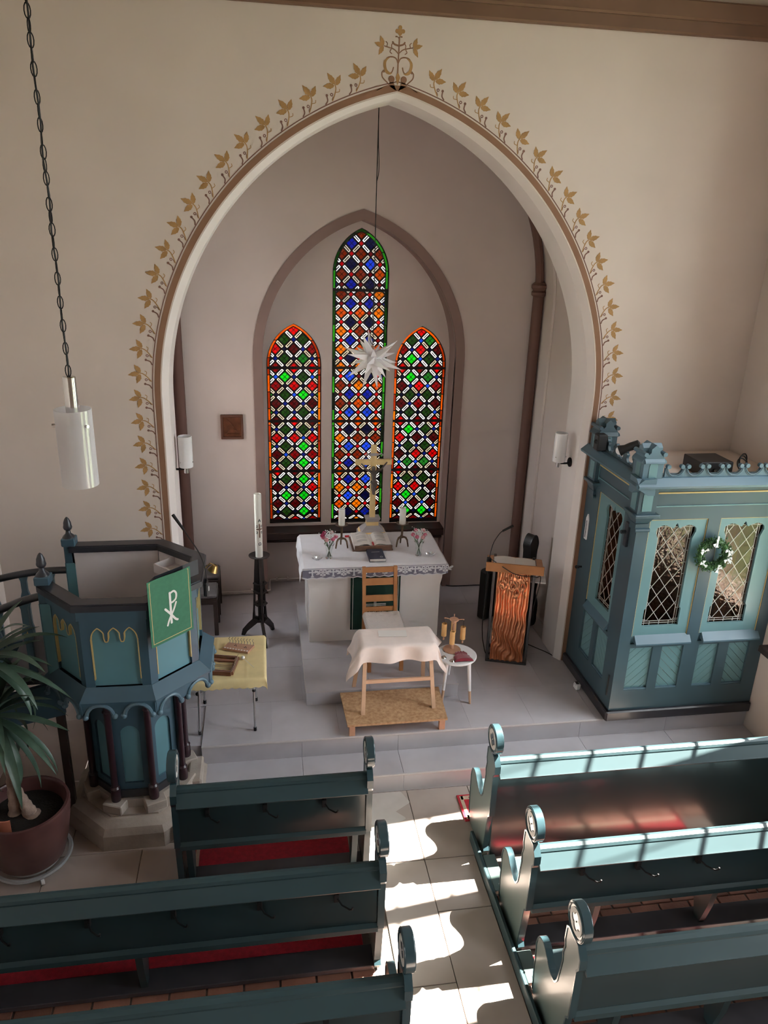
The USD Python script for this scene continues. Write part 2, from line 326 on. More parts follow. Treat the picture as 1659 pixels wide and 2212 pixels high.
# brick paving under the pews
def bricks(x0, x1, y0, y1, seed):
    r = random.Random(seed); y = y0; k = 0
    while y < y1-.02:
        x = x0 - (.12 if k % 2 else 0)
        while x < x1:
            a, b = max(x, x0), min(x+.235, x1)
            if b-a > .03: obj('brick', bb(a+.004, b-.004, y+.004, y+.111, -.03, r.uniform(-.002, .002), .004), M['brick'], fl)
            x += .24
        y += .115; k += 1
bricks(1.67, 3.95, 3.87, 4.22, 1); bricks(1.67, 3.2, 2.96, 3.42, 2); bricks(-1.9, .66, 3.20, 3.69, 4)
obj('brick_bed', cat_([bb(1.67, XR, -1, 4.62, -.05, -.013), bb(XL, .72, -1, 4.3, -.05, -.013)]), M['brick'], fl)
# steps and chancel floor
YS1, YS2 = 5.43, 5.764
for x0, x1 in zip((-.62, .27, 1.16, 2.05, 2.94, 3.83), (.27, 1.16, 2.05, 2.94, 3.83, XR)):
    obj('step_tile', bb(x0+.001, x1-.001, YS1, YS2+.02, 0, .185, .002), M['tile'], fl)
    obj('step_tile', bb(x0+.001, x1-.001, YS2, YS2+.1, .185, ZC-.001, .002), M['tile'], fl)
obj('step_nosing', cat_([tube([(-.62, YS1+.004, .178), (XR, YS1+.004, .178)], .011, 8), tube([(-.62, YS2+.004, ZC-.008), (3.2, YS2+.004, ZC-.008)], .011, 8)]), M['nosing'], fl)
obj('chancel_bed', bb(-1.2, XR, YS2+.04, 9.2, .0, ZC-.012), M['tile'], fl); slab(-1.0, -.6, 5.43, 5.9)
y = YS2+.012
ty = [y+.62*k for k in range(7)]
for r_, (a, b) in enumerate(zip(ty, ty[1:])):
    x = -.62 - (.31 if r_ % 2 else 0)
    while x < 3.3:
        x1 = min(x+.62, 4.69 if a < 6.4 else 3.3)
        obj('floor_tile', bb(max(x, -1.1)+.0006, x1-.0006, a+.0006, min(b, 9.2)-.0006, ZC-.012, ZC, .0006), M['tile'], fl); x += .62
# chancel arch wall
wf = st('wall_front')
zt = 8.9
op = Polygon(parch(AX, 2.012, 2.604, 3.242, 40, zb=-.3))
obj('plaster_face', ext_y(sbox(XL-.2, -.3, XR+.2, zt).difference(op), YA, YA+.05), M['plaster'], wf)
obj('plaster_rear', ext_y(sbox(XL-.2, -.3, XR+.2, zt).difference(Polygon(parch(AX, 1.965, 2.608, 3.225, 40, zb=-.3))), YB-.04, YB), M['plaster_chancel'], wf)
def c3(pl, y): return [(x, y, z) for x, z in pl]
A0, A1 = parch(AX, 2.012, 2.604, 3.242, 40, zb=ZC-.2), parch(AX, 1.962, 2.61, 3.22, 40, zb=ZC-.2)
obj('arch_chamfer', loft([c3(A1, YA+.075), c3(A0, YA)]), M['plaster_white'], wf, smooth=40)
obj('arch_soffit', loft([c3(A1, YB), c3(A1, YA+.075)]), M['plaster_white'], wf, smooth=40)
# painted border round the arch: flat paint, a hair proud of the plaster
def off(d, zb=.3): return parch(AX, 2.012+d, 2.604+d, 3.242, 60, zb=zb)
def ringp(a, b): return Polygon(off(b)).difference(Polygon(off(a, zb=.25)))
below = sbox(-3, .3, 6, 5.66)
obj('painted_band', ext_y(ringp(.012, .062).intersection(sbox(-3, .3, 6, 5.83)), YA-.002, YA), M['band'], wf)
obj('painted_line', ext_y(ringp(.074, .082).intersection(sbox(-3, .3, 6, 5.86)), YA-.002, YA), M['line'], wf)
def leafp(L, w, teeth=4):
    """serrated leaf outline from (0, 0) along +z"""
    l, r = [], []
    for i in range(teeth*2+1):
        t = i/(teeth*2); h = w*math.sin(math.pi*min(1, t**.8*1.02))*(1.0 if i % 2 else .82)
        l.append((-h, t*L)); r.append((h, t*L))
    return Polygon(l+r[::-1]).buffer(0)
def stroke(p, w): return LineString(p).buffer(w/2, cap_style=1)
def curve(p, n=10):
    p = np.array(p, float); out = []
    for i in range(len(p)-1):
        a, b, c, d = p[max(0, i-1)], p[i], p[i+1], p[min(len(p)-1, i+2)]
        for t in np.linspace(0, 1, n, endpoint=False): out.append(.5*((2*b)+(c-a)*t+(2*a-5*b+4*c-d)*t*t+(3*b-a-3*c+d)*t**3))
    return np.array(out + [p[-1]])
# one sprig in its own frame: u along the arch (upwards), v away from it
def sprig():
    lf = unary_union([affinity.translate(affinity.rotate(leafp(.10, .023), 15, origin=(0, 0)), .018, .105), affinity.translate(affinity.rotate(leafp(.085, .022), -48, origin=(0, 0)), .024, .095), affinity.translate(affinity.rotate(leafp(.09, .023), 72, origin=(0, 0)), .010, .098),
                      stroke(curve([(-.045, .004), (-.01, .04), (.014, .075), (.018, .108)]), .008), stroke(curve([(.005, .05), (.03, .045), (.04, .06)]), .005)])
    ln = unary_union([stroke(curve([(-.105, .0), (-.082, .018), (-.075, .05)]), .010), Point(-.073, .055).buffer(.010), Point(-.035, .047).buffer(.012).difference(Point(-.035, .047).buffer(.006)), stroke([(-.03, .03), (-.045, .012)], .005)])
    return lf, ln
SPL, SPN = sprig()
# arc length along the left flank from the foot upwards
def flank(sgn, d=.084):
    p = np.array(parch(AX, 2.012+d, 2.604+d, 3.242, 400, zb=.3)); h = p[:len(p)//2+1]
    if sgn > 0: h = np.c_[2*AX-h[:, 0], h[:, 1]]
    return h
for sgn in (-1, 1):
    h = flank(sgn); s = np.r_[0, np.cumsum(np.linalg.norm(np.diff(h, axis=0), axis=1))]
    end = s[-1]-.30; k = 0
    while True:
        sc = end-.206*k; k += 1
        zc = np.interp(sc, s, h[:, 1]); xc = np.interp(sc, s, h[:, 0])
        if zc < (1.75 if sgn < 0 else 2.72): break
        t = np.array([np.interp(sc+.02, s, h[:, 0])-np.interp(sc-.02, s, h[:, 0]), np.interp(sc+.02, s, h[:, 1])-np.interp(sc-.02, s, h[:, 1])]); t /= np.linalg.norm(t)
        nrm = np.array([-t[1], t[0]]) * (1 if sgn < 0 else -1)
        for nm, pg, mt in (('leaf_sprig', SPL, 'gold_leaf'), ('vine_hook', SPN, 'line')):
            a = affinity.affine_transform(pg, [t[0], nrm[0], t[1], nrm[1], xc, zc]); obj(nm, ext_y(a, YA-.002, YA), M[mt], wf, smooth=False)
# ornament over the apex
s_ = .00057; AZ = 5.79
def O(u, v): return (AX + (u-515)*s_*1.0, AZ + (960-v)*s_)
def Op(*p): return [O(*q) for q in p]
brown = [stroke(curve(Op((515, 760), (515, 600), (520, 450), (522, 300))), 0.0105)]
for m_ in (1, -1):
    def q(*p): return [O(515+m_*a, b) for a, b in p]
    brown += [stroke(curve(q((0, 620), (30, 560), (90, 540), (160, 560), (195, 640), (180, 710), (130, 745), (85, 725), (65, 670))), 0.0090), stroke(curve(q((0, 500), (60, 450), (130, 430), (200, 415))), 0.0075),
              stroke(curve(q((5, 400), (60, 385), (85, 360))), 0.0120), stroke(curve(q((95, 440), (100, 400), (85, 375))), 0.0067), stroke(curve(q((105, 450), (120, 480), (95, 500))), 0.0067),
              stroke(curve(q((165, 410), (160, 380), (180, 360))), 0.0060), stroke(curve(q((0, 310), (25, 290), (40, 295))), 0.0060), Point(*q((40, 292))[0]).buffer(0.0058)]
    brown += [Point(*q((88, 815))[0]).buffer(0.0248), Polygon(q((60, 840), (110, 840), (125, 900), (60, 935), (10, 960), (35, 910))), stroke(curve(q((-140+285, 862), (215, 800), (225, 740), (200, 720))), 0.0090), Point(*q((200, 722))[0]).buffer(0.0102), stroke(curve(q((145, 862), (130, 890), (190, 915), (290, 965))), 0.0060)]
obj('apex_stem', ext_y(unary_union(brown), YA-.002, YA), M['band'], wf, smooth=False)
gold = [Polygon(Op((515, 890), (485, 790), (505, 740), (525, 740), (550, 790))), Point(*O(530, 180)).buffer(0.0146), Point(*O(487, 225)).buffer(0.0146), Point(*O(573, 225)).buffer(0.0146), Polygon(Op((500, 200), (560, 200), (560, 255), (530, 290), (500, 255)))]
for m_ in (1, -1):
    def q(*p): return [O(515+m_*a, b) for a, b in p]
    gold += [Polygon(curve(q((110, 545), (175, 570), (205, 610), (205, 670), (175, 740), (120, 760), (80, 740), (110, 735), (155, 700), (170, 640), (160, 590), (110, 545)))).buffer(0)]
    bx, bz = q((215, 415))[0]
    for an in (m_*-20, m_*-75, m_*-150): gold.append(affinity.translate(affinity.rotate(leafp(.075, .018), an, origin=(0, 0)), bx, bz))
obj('apex_blossom', ext_y(unary_union(gold), YA-.003, YA), M['gold_leaf'], wf, smooth=False)
# nave shell (windows on both long sides light the room)
def lancets(ys, w, z0, z1): return unary_union([Polygon(parch(y, w/2, w*.9, z1-w*.72, 10, zb=z0)) for y in ys])
wr = st('wall_right'); wl = st('wall_left')
def long_wall(t, x0, x1, ops, nm='plaster_face'):
    obj(nm, ext_x(sbox(-4.2, -.3, YA+.1, zt).difference(ops), x0, x1), M['plaster'], t)
opR = unary_union([lancets((4.12, 5.08), .86, 1.3, 6.8), lancets((.75, 1.7), .86, 1.3, 6.2)])
opL = unary_union([lancets((-.5, .4), .80, 1.9, 5.6), lancets((-2.4, -1.5), .80, 1.9, 5.6)])
long_wall(wr, XR, XR+.3, opR); long_wall(wl, XL-.3, XL, opL)
def glaze(n, x, y_c, w, z0, z1, sg):
    t = st('window_%d' % n); sh = Polygon(parch(y_c, w/2, w*.9, z1-w*.72, 10, zb=z0)); xm = x
    obj('pane', ext_x(sh.buffer(.01), xm-.002, xm+.002), M['clear_pane'], t, smooth=False)
    bars = [sbox(y_c-.015, z0, y_c+.015, z1+.1)] + [sbox(y_c-w, z0+.62*k-.012, y_c+w, z0+.62*k+.012) for k in range(1, 9)] + [sbox(y_c+s_*w*.25-.005, z0, y_c+s_*w*.25+.005, z1) for s_ in (-1, 1)]
    obj('window_frame', ext_x(unary_union([b.intersection(sh) for b in bars] + [sh.buffer(.01).difference(sh.buffer(-.03))]), xm-.015, xm+.015), M['lead'], t, smooth=False)
nwin = 4
for y_c, w, z0, z1 in ((4.12, .86, 1.3, 6.8), (5.08, .86, 1.3, 6.8), (.75, .86, 1.3, 6.2), (1.7, .86, 1.3, 6.2)): glaze(nwin, XR+.17, y_c, w, z0, z1, 1); nwin += 1
for y_c in (-.5, .4, -2.4, -1.5): glaze(nwin, XL-.17, y_c, .80, 1.9, 5.6, -1); nwin += 1
glaze(nwin, 1.12-2.12-.06, 7.85, .54, 1.55, 3.2, -1)  # added chancel lancet, out of view, lets in extra daylight for the altar
obj('wainscot_ledge', bb(XR-.12, XR+.02, 5.2, 5.66, 1.10, 1.17, .01), M['dark_wood'], wr)
obj('wall_back', bb(XL-.2, XR+.2, -4.2, -4.0, -.3, zt), M['plaster'], kind='structure')
gy_ = st('gallery'); obj('gallery_floor', bb(XL, XR, -4, .25, 2.9, 3.1), M['ceiling_wood'], gy_); obj('parapet', bb(XL, XR, .17, .25, 3.1, 3.7), M['ceiling_wood'], gy_)
ce = st('ceiling')
obj('ceiling_field', bb(XL-.2, XR+.2, -4.2, 5.7, 8.6, 8.75), M['ceiling_wood'], ce)
obj('ceiling_cove', hull([(XL-.2, YA-.02, 6.55), (XR+.2, YA-.02, 6.55), (XL-.2, YA+.05, 6.55), (XR+.2, YA+.05, 6.55), (XL-.2, 5.7, 8.6), (XR+.2, 5.7, 8.6), (XL-.2, 5.6, 8.75), (XR+.2, 5.6, 8.75), (XL-.2, 6.9, 8.9), (XR+.2, 6.9, 8.9)]), M['ceiling'], ce)
obj('trim_1', cat_([bb(XL, XR, YA-.08, YA, 6.325, 6.44, .012), bb(XL, XR, YA-.12, YA, 6.42, 6.56, .015)]), M['beam'], kind='structure', label='brown moulded cornice along the wall top')
# chancel
CX = 1.12; HW = 2.12; YW = 8.79; YG = 9.116
vp_ = parch(CX, HW, 2.34, 4.0, 24, zb=ZC-.1)
wc = st('wall_chancel')
inner = Polygon(parch(1.13, 1.128, 1.593, 3.31, 30, zb=ZC-.1)); outer = Polygon(parch(1.13, 1.235, 1.70, 3.31, 30, zb=ZC-.1))
obj('plaster_face', ext_y(sbox(-1.4, ZC-.1, 3.6, 7.0).difference(inner), YW, YW+.05), M['plaster_chancel'], wc)
obj('frame_band', ext_y(outer.difference(inner.buffer(.001)), YW-.012, YW+.002), M['frame_brown'], wc)
I0 = parch(1.13, 1.128, 1.593, 3.31, 30, zb=ZC-.1)
obj('frame_reveal', loft([c3(I0, YG), c3(I0, YW-.012)]), M['frame_brown'], wc, smooth=40)
WIN = [(.371, .652, 1.18, 3.684), (1.156, .664, 1.165, 4.756), (1.909, .646, 1.15, 3.674)]
def win_poly(w, g_=0.0):
    xc, ww, zb, zt_ = w; hw = ww/2-g_; R = ww*.80-g_; rise = math.sqrt(R*R-(R-hw)**2); return Polygon(parch(xc, hw, R, zt_-g_-rise, 14, zb=zb+g_))
rec = sbox(-.4, ZC-.1, 2.7, 5.2)
for w in WIN: rec = rec.difference(win_poly(w))
obj('plaster_recess', ext_y(rec, YG, YG+.09), M['plaster_chancel'], wc)
# side walls, an added unseen lancet on the left for brightness, then the vault
side = sbox(YB-.03, ZC-.1, YW+.03, 4.05)
for sg in (-1, 1): obj('side_wall', ext_x(side.difference(Polygon(parch(7.85, .27, .5, 3.2, 10, zb=1.55))) if sg < 0 else side, *((CX-HW-.12, CX-HW) if sg < 0 else (CX+HW, CX+HW+.12))), M['plaster_chancel'], wc)
obj('vault', loft([c3(parch(CX, HW, 2.34, 4.0, 24), YW+.03), c3(parch(CX, HW, 2.34, 4.0, 24), YB-.02)]), M['plaster_chancel'], wc, smooth=40)
for s_x, nm in ((-1, 'corner_shaft'), (1, 'corner_shaft')):
    x = CX + s_x*2.05; y = 8.70
    obj(nm, cat_([cyl((x, y, ZC), .062, 3.72, 14), lathe([(.062, 0), (.085, .02), (.085, .05), (.07, .07), (.09, .10), (.09, .13), (.06, .16), (0, .16)], (x, y, ZC+3.70), 14)]), M['shaft'], wc)
    rp = [(CX + s_x*(2.34*math.cos(a)-.29), y-.15*a, 4.05+2.30*math.sin(a)) for a in np.linspace(0, 1.35, 24)]
    obj('vault_rib', tube(rp, .048, 10), M['shaft'], wc)
    sp = [(CX+s_x*2.115, 8.33-.33*s_x*0, ZC), (CX+s_x*2.115, 8.33, 3.9)]
    obj('wall_moulding', tube(sp + [(CX+s_x*(2.34*math.cos(a)-.225), 8.33, 3.95+2.34*math.sin(a)) for a in np.linspace(.02, 1.2, 16)], .02, 8), M['plaster_chancel'], wc)
obj('trim_2', bb(-.02, 2.275, 8.86, YG, 1.06, 1.155, .012), M['slab'], kind='structure', label='dark painted window sill slab')
obj('trim_3', bb(-.0, 2.255, 8.95, YG, .99, 1.06, .008), M['slab'], kind='structure', label='lower fillet of the window sill')
# ---------------------------------------------------------------- coloured leaded windows
tones = dict(orange=((.85, .26, .008), (.50, .12, .004), (1.0, .42, .015)), blue=((.05, .10, .62), (.02, .03, .20), (.10, .25, .95)), red=((.85, .012, .02), (.28, .006, .02), (.5, .008, .02)), green=((.05, .85, .08), (.09, .22, .05), (.10, .42, .11)),
             clear=((.93, .91, .88), (.66, .60, .52), (1.0, 1.0, 1.0)), smallred=((.75, .015, .05), (.4, .01, .04), (.9, .02, .03)), smallblue=((.04, .09, .42), (.02, .03, .14), (.08, .25, .85)), edgegreen=((.05, .20, .03), (.14, .55, .08), (.025, .08, .025)), edgeorange=((.9, .30, .015), (.6, .14, .008), (1.0, .42, .02)))
tones = {k: tuple(tuple(c*(.40 if k == 'clear' else .25) for c in t_) for t_ in v) for k, v in tones.items()}
G = {k: [see('pane_%s_%d' % (k, i), c, .03, .15, .3, 60) for i, c in enumerate(v)] for k, v in tones.items()}
def pick(k): return G[k][rw.choices((0, 1, 2), (.38, .42, .20))[0]]
ROS = unary_union([Point(0, 0).buffer(.085).difference(Point(0, 0).buffer(.04))] + [LineString([(.09*math.cos(a), .09*math.sin(a)), (.33*math.cos(a), .33*math.sin(a))]).buffer(.028) for a in (math.pi/4, 3*math.pi/4, 5*math.pi/4, 7*math.pi/4)] + [LineString([(0, .36), (0, .42)]).buffer(.02), LineString([(.36, 0), (.42, 0)]).buffer(.02)])
DIA = Polygon([(.56, 0), (0, .56), (-.56, 0), (0, -.56)]); DIN = DIA.difference(Polygon([(.50, 0), (0, .50), (-.50, 0), (0, -.50)]).buffer(.012)).intersection(Polygon([(.53, 0), (0, .53), (-.53, 0), (0, -.53)]))
SML = Polygon([(.23, 0), (0, .23), (-.23, 0), (0, -.23)])
BAR = sbox(-.43, -.14, .43, .14).buffer(-.06).buffer(.06).difference(sbox(-.33, -.05, .33, .05))
def stained(k, w, bars, cols, small, edge):
    global rw
    rw = random.Random(40+k); t = st('window_%d' % (k+1)); xc, ww, zb, zt_ = w
    hx = ww/2/2.98; y0 = YG+.045
    full = win_poly(w, .004); inn = win_poly(w, .046); ns = [b[1] for b in bars]; zs = [b[0] for b in bars]
    def Z(n):
        return zs[0]+(n-ns[0])*hx*1.02 if n > ns[0] else float(np.interp(n, ns[::-1], zs[::-1]))
    barz = [sbox(xc-ww, z-.017, xc+ww, z+.017) for z, n in bars[:-1]]; cut = inn.difference(unary_union(barz)); holes = []
    def put(nm, pg, mt, lead=None, par=t):
        pg = pg.intersection(cut)
        if pg.is_empty or pg.area < 8e-5: return
        pg = unary_union(polys(pg))
        if pg.is_empty: return
        obj(nm, ext_y(pg.buffer(.0008), y0+.004, y0+.008), mt, par, smooth=False); holes.append(pg if lead is None else pg.difference(lead))
    n0, n1 = int(math.floor(ns[-1]))-1, int(ns[0]+9)
    for n in range(n0, n1):
        for i in range(-3, 4):
            cx, cz = xc+i*hx, Z(n); hz = (Z(n+1)-Z(n-1))/2
            tr = lambda p, a=cx, b=cz: affinity.affine_transform(p, [hx, 0, 0, hz, a, b])
            if (i+n) % 2 == 0: put('pane', tr(DIA), pick(cols[0] if n % 2 == 0 else cols[1]), tr(unary_union([ROS, DIN])))
            else: put('small_pane', tr(SML), pick(small))
            if (i+n) % 2 == 0:
                for sx in (1, -1):
                    put('white_strip', tr(affinity.translate(affinity.rotate(BAR, -45*sx, origin=(0, 0)), .5*sx, .5)), pick('clear'))
    # border strips
    bd = win_poly(w, .012).difference(win_poly(w, .034)); bd = bd.difference(sbox(xc-ww, zb-.1, xc+ww, zb+.05)); z = zb+.05
    while z < zt_:
        q = bd.intersection(sbox(xc-ww, z+.006, xc+ww, z+.20)); cut2 = cut; cut = full
        for pg in polys(q): put('border_strip', pg, pick(edge))
        cut = cut2; z += .205
    lead = full.difference(unary_union(holes))
    obj('lead_came', ext_y(lead, y0, y0+.006), M['lead'], t, smooth=False)
    obj('iron_frame', cat_([ext_y(full.buffer(.006).difference(full.buffer(-.006)), y0-.01, y0+.02)] + [bb(xc-ww/2, xc+ww/2, y0-.012, y0+.01, z-.013, z+.013) for z, n in bars[:-1]]), M['lead'], t, smooth=False)
stained(0, WIN[0], [(3.16, 0), (2.51, -6), (1.87, -12), (1.18, -18.4)], ('red', 'green'), 'smallblue', 'edgeorange')
stained(1, WIN[1], [(4.07, .45), (3.163, -8.1), (2.505, -14), (1.86, -20), (1.165, -26.3)], ('orange', 'blue'), 'smallred', 'edgegreen')
stained(2, WIN[2], [(3.165, 0), (2.505, -6), (1.865, -12), (1.15, -18.4)], ('red', 'green'), 'smallblue', 'edgeorange')
# ---------------------------------------------------------------- pews
def knob_profile():
    body = Polygon([(.13, 0), (.50, 0), (.515, .03), (.545, .06), (.56, .22), (.565, .38)] + [tuple(q) for q in curve([(.565, .38), (.568, .46), (.54, .535), (.49, .565), (.44, .56), (.39, .525), (.33, .49), (.27, .49), (.235, .54)], 8)] + [(.215, .66), (.205, .74), (.215, .80), (.20, .86), (.215, .90), (.21, 1.005), (.18, 1.03), (.05, 1.03), (.0, .97), (.0, .90), (.025, .86), (.03, .48), (.06, .45), (.065, .40), (.10, .12), (.08, .09)])
    return body.buffer(.004).buffer(-.004), Point(.105, 1.148).buffer(.112, 24)
PB, PK = knob_profile()
QF = unary_union([Point(.105+.030*math.cos(a), 1.148+.030*math.sin(a)).buffer(.027) for a in (0, math.pi/2, math.pi, 1.5*math.pi)])
def yl(poly, y0): return affinity.translate(poly, 0, 0)
def pew(x0, x1, y0, label, left=True, right=True, hooks=(), legs=(), full=False):
    t = thing('church_pew', label, 'pew', (x0, y0, 0.0), group='painted church pews')
    def P(nm, m, mt, par=t, **k):
        m = cat_(m) if isinstance(m, list) else m; m = m.copy(); m.apply_translation((0, y0, 0)); return obj(nm, m, M[mt], par, **k)
    for xe, on, sg in ((x0, left, -1), (x1, right, 1)):
        if not on: continue
        a, b = (xe, xe+.045) if sg < 0 else (xe-.045, xe)
        e = P('end_panel', ext_x(PB.buffer(-.003), a+.004, b-.004), 'pew_end', smooth=25)
        P('edge_band', ext_x(PB.difference(PB.buffer(-.012)).difference(sbox(-1, -.1, 1, .07)), a, b), 'pew_edge', e, smooth=25)
        kn = P('knob', ext_x(PK, a-.002, b+.002), 'pew_edge', smooth=25)
        P('knob_rim', cat_([tube([(x_, .105+.10*math.cos(q), 1.148+.10*math.sin(q)) for q in np.linspace(0, 2*math.pi, 28)[:-1]], .010, 8, True) for x_ in (a, b)]), 'pew_edge', kn)
        P('medallion', cat_([ext_x(Point(.105, 1.148).buffer(.078).difference(QF), a-.006, a-.001), ext_x(Point(.105, 1.148).buffer(.078).difference(QF), b+.001, b+.006)]), 'medal', kn, smooth=False)
    i0, i1 = x0+.04, x1-.04
    P('cap_rail', ext_x(Polygon([(.045, .945), (.10, .945), (.108, .962), (.102, .980), (.08, .986), (.055, .978), (.046, .962)]).buffer(.002), i0, i1), 'pew')
    P('book_ledge', ext_x(Polygon([(-.022, .868), (-.027, .880), (-.018, .888), (.05, .960), (.07, .945), (.0, .868)]), i0, i1), 'pew')
    pz = .06 if full else .49
    P('back_panel', ext_x(Polygon([(.045, pz), (.065, pz), (.095, .945), (.070, .945)]), i0, i1), 'pew_panel')
    if not full: P('lower_rail', ext_x(Polygon([(.025, .462), (.07, .462), (.077, .485), (.07, .515), (.045, .515), (.027, .495)]).buffer(.003), i0, i1), 'pew')
    P('seat', ext_x(Polygon([(.13, .40), (.50, .415), (.515, .43), (.50, .445), (.13, .43)]).buffer(.003), i0, i1), 'pew')
    P('seat_apron', bb(i0, i1, .40, .425, .31, .405, .003), 'pew')
    P('base_plank', bb(i0, i1, .115, .285, .012, .05, .004), 'pew_seat')
    for q, lx in enumerate(legs):
        P('leg', ext_x(Polygon([(.07, .46), (.34, .40), (.30, .32), (.22, .05), (.15, .05), (.10, .25)]), lx-.022, lx+.022), 'pew')
    bk = t
    for hx in hooks:
        P('coat_hook', cat_([bb(hx-.016, hx+.016, .028, .07, .74, .805, .003), tube([(hx, .04, .775), (hx+.03, -.01, .757), (hx+.075, -.045, .752), (hx+.088, -.055, .765), (hx+.09, -.06, .785)], .006, 6)]), 'iron', bk)
    return t
pew(-.715, .725, 4.44, 'short green church pew at the front on the left, between pulpit and aisle', hooks=(-.47, -.06, .37), legs=(-.62, .61))
pew(-2.30, .690, 3.59, 'long green church pew left of the aisle, second row, dark back with chipped paint', left=False, hooks=(-1.62, -1.12, -.62, -.1, .38), legs=(-.86, -2.0))
pew(-2.30, .705, 2.80, 'long green church pew left of the aisle, nearest the bottom edge of the photo', left=False, hooks=(-.9, -.35, .25), legs=(-.8,))
pew(1.655, 4.62, 4.48, 'green church pew at the front on the right, with an orange glow on its back', right=False, legs=(), full=True)
pew(1.655, 4.62, 3.60, 'green church pew right of the aisle, second row, coat hooks on its dark back', right=False, hooks=(2.02, 2.42, 2.86), legs=(3.08, 2.2))
pew(1.655, 4.62, 2.85, 'green church pew right of the aisle, nearest the camera, lower right corner of the photo', right=False, legs=(2.72, 2.0))
pr = thing('pew_rail', 'long low green floor rail along the right side of the aisle, joining the pew feet', 'rail', (1.605, 1.0, 0))
obj('side_board', bb(1.603, 1.632, 1.0, 4.78, .0, .10, .006), M['pew'], pr); [obj('top_board', bb(1.632, 1.735, a, b, .055, .095, .006), M['pew_end'], pr) for a, b in ((4.165, 4.52), (3.415, 3.655), (2.5, 2.91))]
[obj('screw', ball((1.685, y_, .097), .008, sub=1), M['alu'], pr) for y_ in (4.22, 3.45)]
# runners of red carpet between the pews
def rug(x0, x1, y0, y1, label, far):
    t = thing('carpet_runner', label, 'carpet', (x0, y0, .004), group='red patterned carpet runners')
    obj('pile', bb(x0, x1, y0, y1, .004, .016, .003), M['red_rug'], t)
    bw = .045; ys_ = ((y1-.065, y1-.02),) if far else ((y0+.02, y0+.065), (y1-.065, y1-.02))
    obj('border', cat_([bb(x0+.03, x1-.03, a, b, .014, .0175) for a, b in ys_] + [bb(x0+.02, x0+.05, y0+.02, y1-.02, .014, .0175)]), M['cream_rug'], t)
    mo = []
    for i in range(int((x1-x0)/.16)):
        xx = x0+.1+.16*i
        mo += [bb(xx, xx+.07, y1-.05, y1-.035, .016, .0185), ball((xx+.115, y1-.042, .0172), .012, (1.3, 1, .15), 1)]
    obj('border_pattern', cat_(mo), M['red_rug'], t)
rug(-.64, .60, 4.72, 5.07, 'red carpet runner with cream border on the floor behind the short front left pew', True)
rug(-2.2, .60, 3.90, 4.25, 'red carpet runner glowing below the back of the second left pew', True)
rug(1.62, 2.3, 4.98, 5.30, 'red carpet runner with cream stripes, its end showing in front of the front right pew', False)
rug(1.72, 3.5, 4.19, 4.44, 'red carpet runner on the floor between the front right pew and the one behind it', False)
rug(1.72, 3.2, 3.43, 3.66, 'red carpet runner on the floor between the second right pew and the nearest one', False)
# ---------------------------------------------------------------- altar and what stands on it
ZD = 0.52; ZT = 1.42
da = thing('altar_dais', 'low grey platform under the altar and the ladder-back chair', 'platform', (.338, 6.29, ZC))
for i, (a, b) in enumerate(zip((.338, .97, 1.60), (.97, 1.60, 1.858))):
    for c, d in ((6.295, 6.9), (6.9, 7.52), (7.52, 8.2)): obj('tile', bb(a+.0005, b-.0005, c+.0005, d-.0005, ZD-.02, ZD, .0015), M['tile'], da)
obj('riser', bb(.342, 1.854, 6.30, 8.19, ZC, ZD-.019), M['tile'], da); obj('edge_strip', cat_([tube([(.34, 8.19, ZD-.006), (.34, 6.297, ZD-.006), (1.856, 6.297, ZD-.006), (1.856, 8.19, ZD-.006)], .007, 6)]), M['nosing'], da)
al = thing('altar', 'white plastered block altar with a narrowed body under a projecting table slab', 'altar', (1.13, 7.7, ZD))
bp = Polygon([(.43, ZD), (1.845, ZD), (1.845, .98), (1.845, 1.15), (1.865, 1.24), (1.865, 1.30), (.41, 1.30), (.41, 1.24), (.43, 1.15)])
obj('body', ext_y(bp, 7.25, 8.09), M['altar'], al); obj('slab', bb(.37, 1.895, 7.21, 8.15, 1.30, ZT-.006, .008), M['altar'], al)
cl = thing('altar_cloth', 'white linen altar cloth with a lace border of crosses along the front', 'cloth', (1.13, 7.7, ZT))
def drape(x0, x1, y0, y1, z, dr, wav=.006, nu=40, nv=30, hang=(1, 1, 1, 1), r=.012, seed=0, fl_=.10):
    """sheet over a table top, hanging by dr = (left, right, front, back)"""
    def f(u, v):
        L, Rr, Fr, Bk = dr
        X = -L + u*(x1-x0+L+Rr); Y = -Fr + v*(y1-y0+Fr+Bk); w = x1-x0; h = y1-y0
        dx = max(-X, X-w, 0); dy = max(-Y, Y-h, 0); x = min(max(X, 0), w); y = min(max(Y, 0), h); d = dx+dy
        nx = meshkit.noise(np.array([X*7+seed, Y*7, 1.0])); ny = meshkit.noise(np.array([X*7, Y*7+seed, 9.0]))
        ox = (-1 if X < 0 else 1)*(r*min(1, dx/.02) + dx*fl_*(.5+nx)) if dx > 0 else 0
        oy = (-1 if Y < 0 else 1)*(r*min(1, dy/.02) + dy*min(fl_, .2)*(ny)) if dy > 0 else 0
        if dx > 0: oy += math.sin(Y*24+seed)*wav*min(1, dx/.1)
        if dy > 0: ox += math.sin(X*24+seed)*wav*min(1, dy/.1); oy -= math.sin(X*19+seed)*wav*2*min(1, dy/.1)
        return (x0+x+ox, y0+y+oy, z - d*.985 + (nx-.5)*.004*(d == 0))
    return grid(f, nu, nv)
obj('linen', thick(drape(.362, 1.905, 7.205, 8.15, ZT+.004, (.16, .03, .012, .05), .004), .002), M['linen'], cl)
sc = [(.362+i*.0475, ZT-.105 - (.012 if i % 2 else 0)) for i in range(33)]
lb = Polygon([(.362, ZT-.004), (1.905, ZT-.004), (1.905, ZT-.10)] + [(x, z) for x, z in sc[::-1] if x < 1.9])
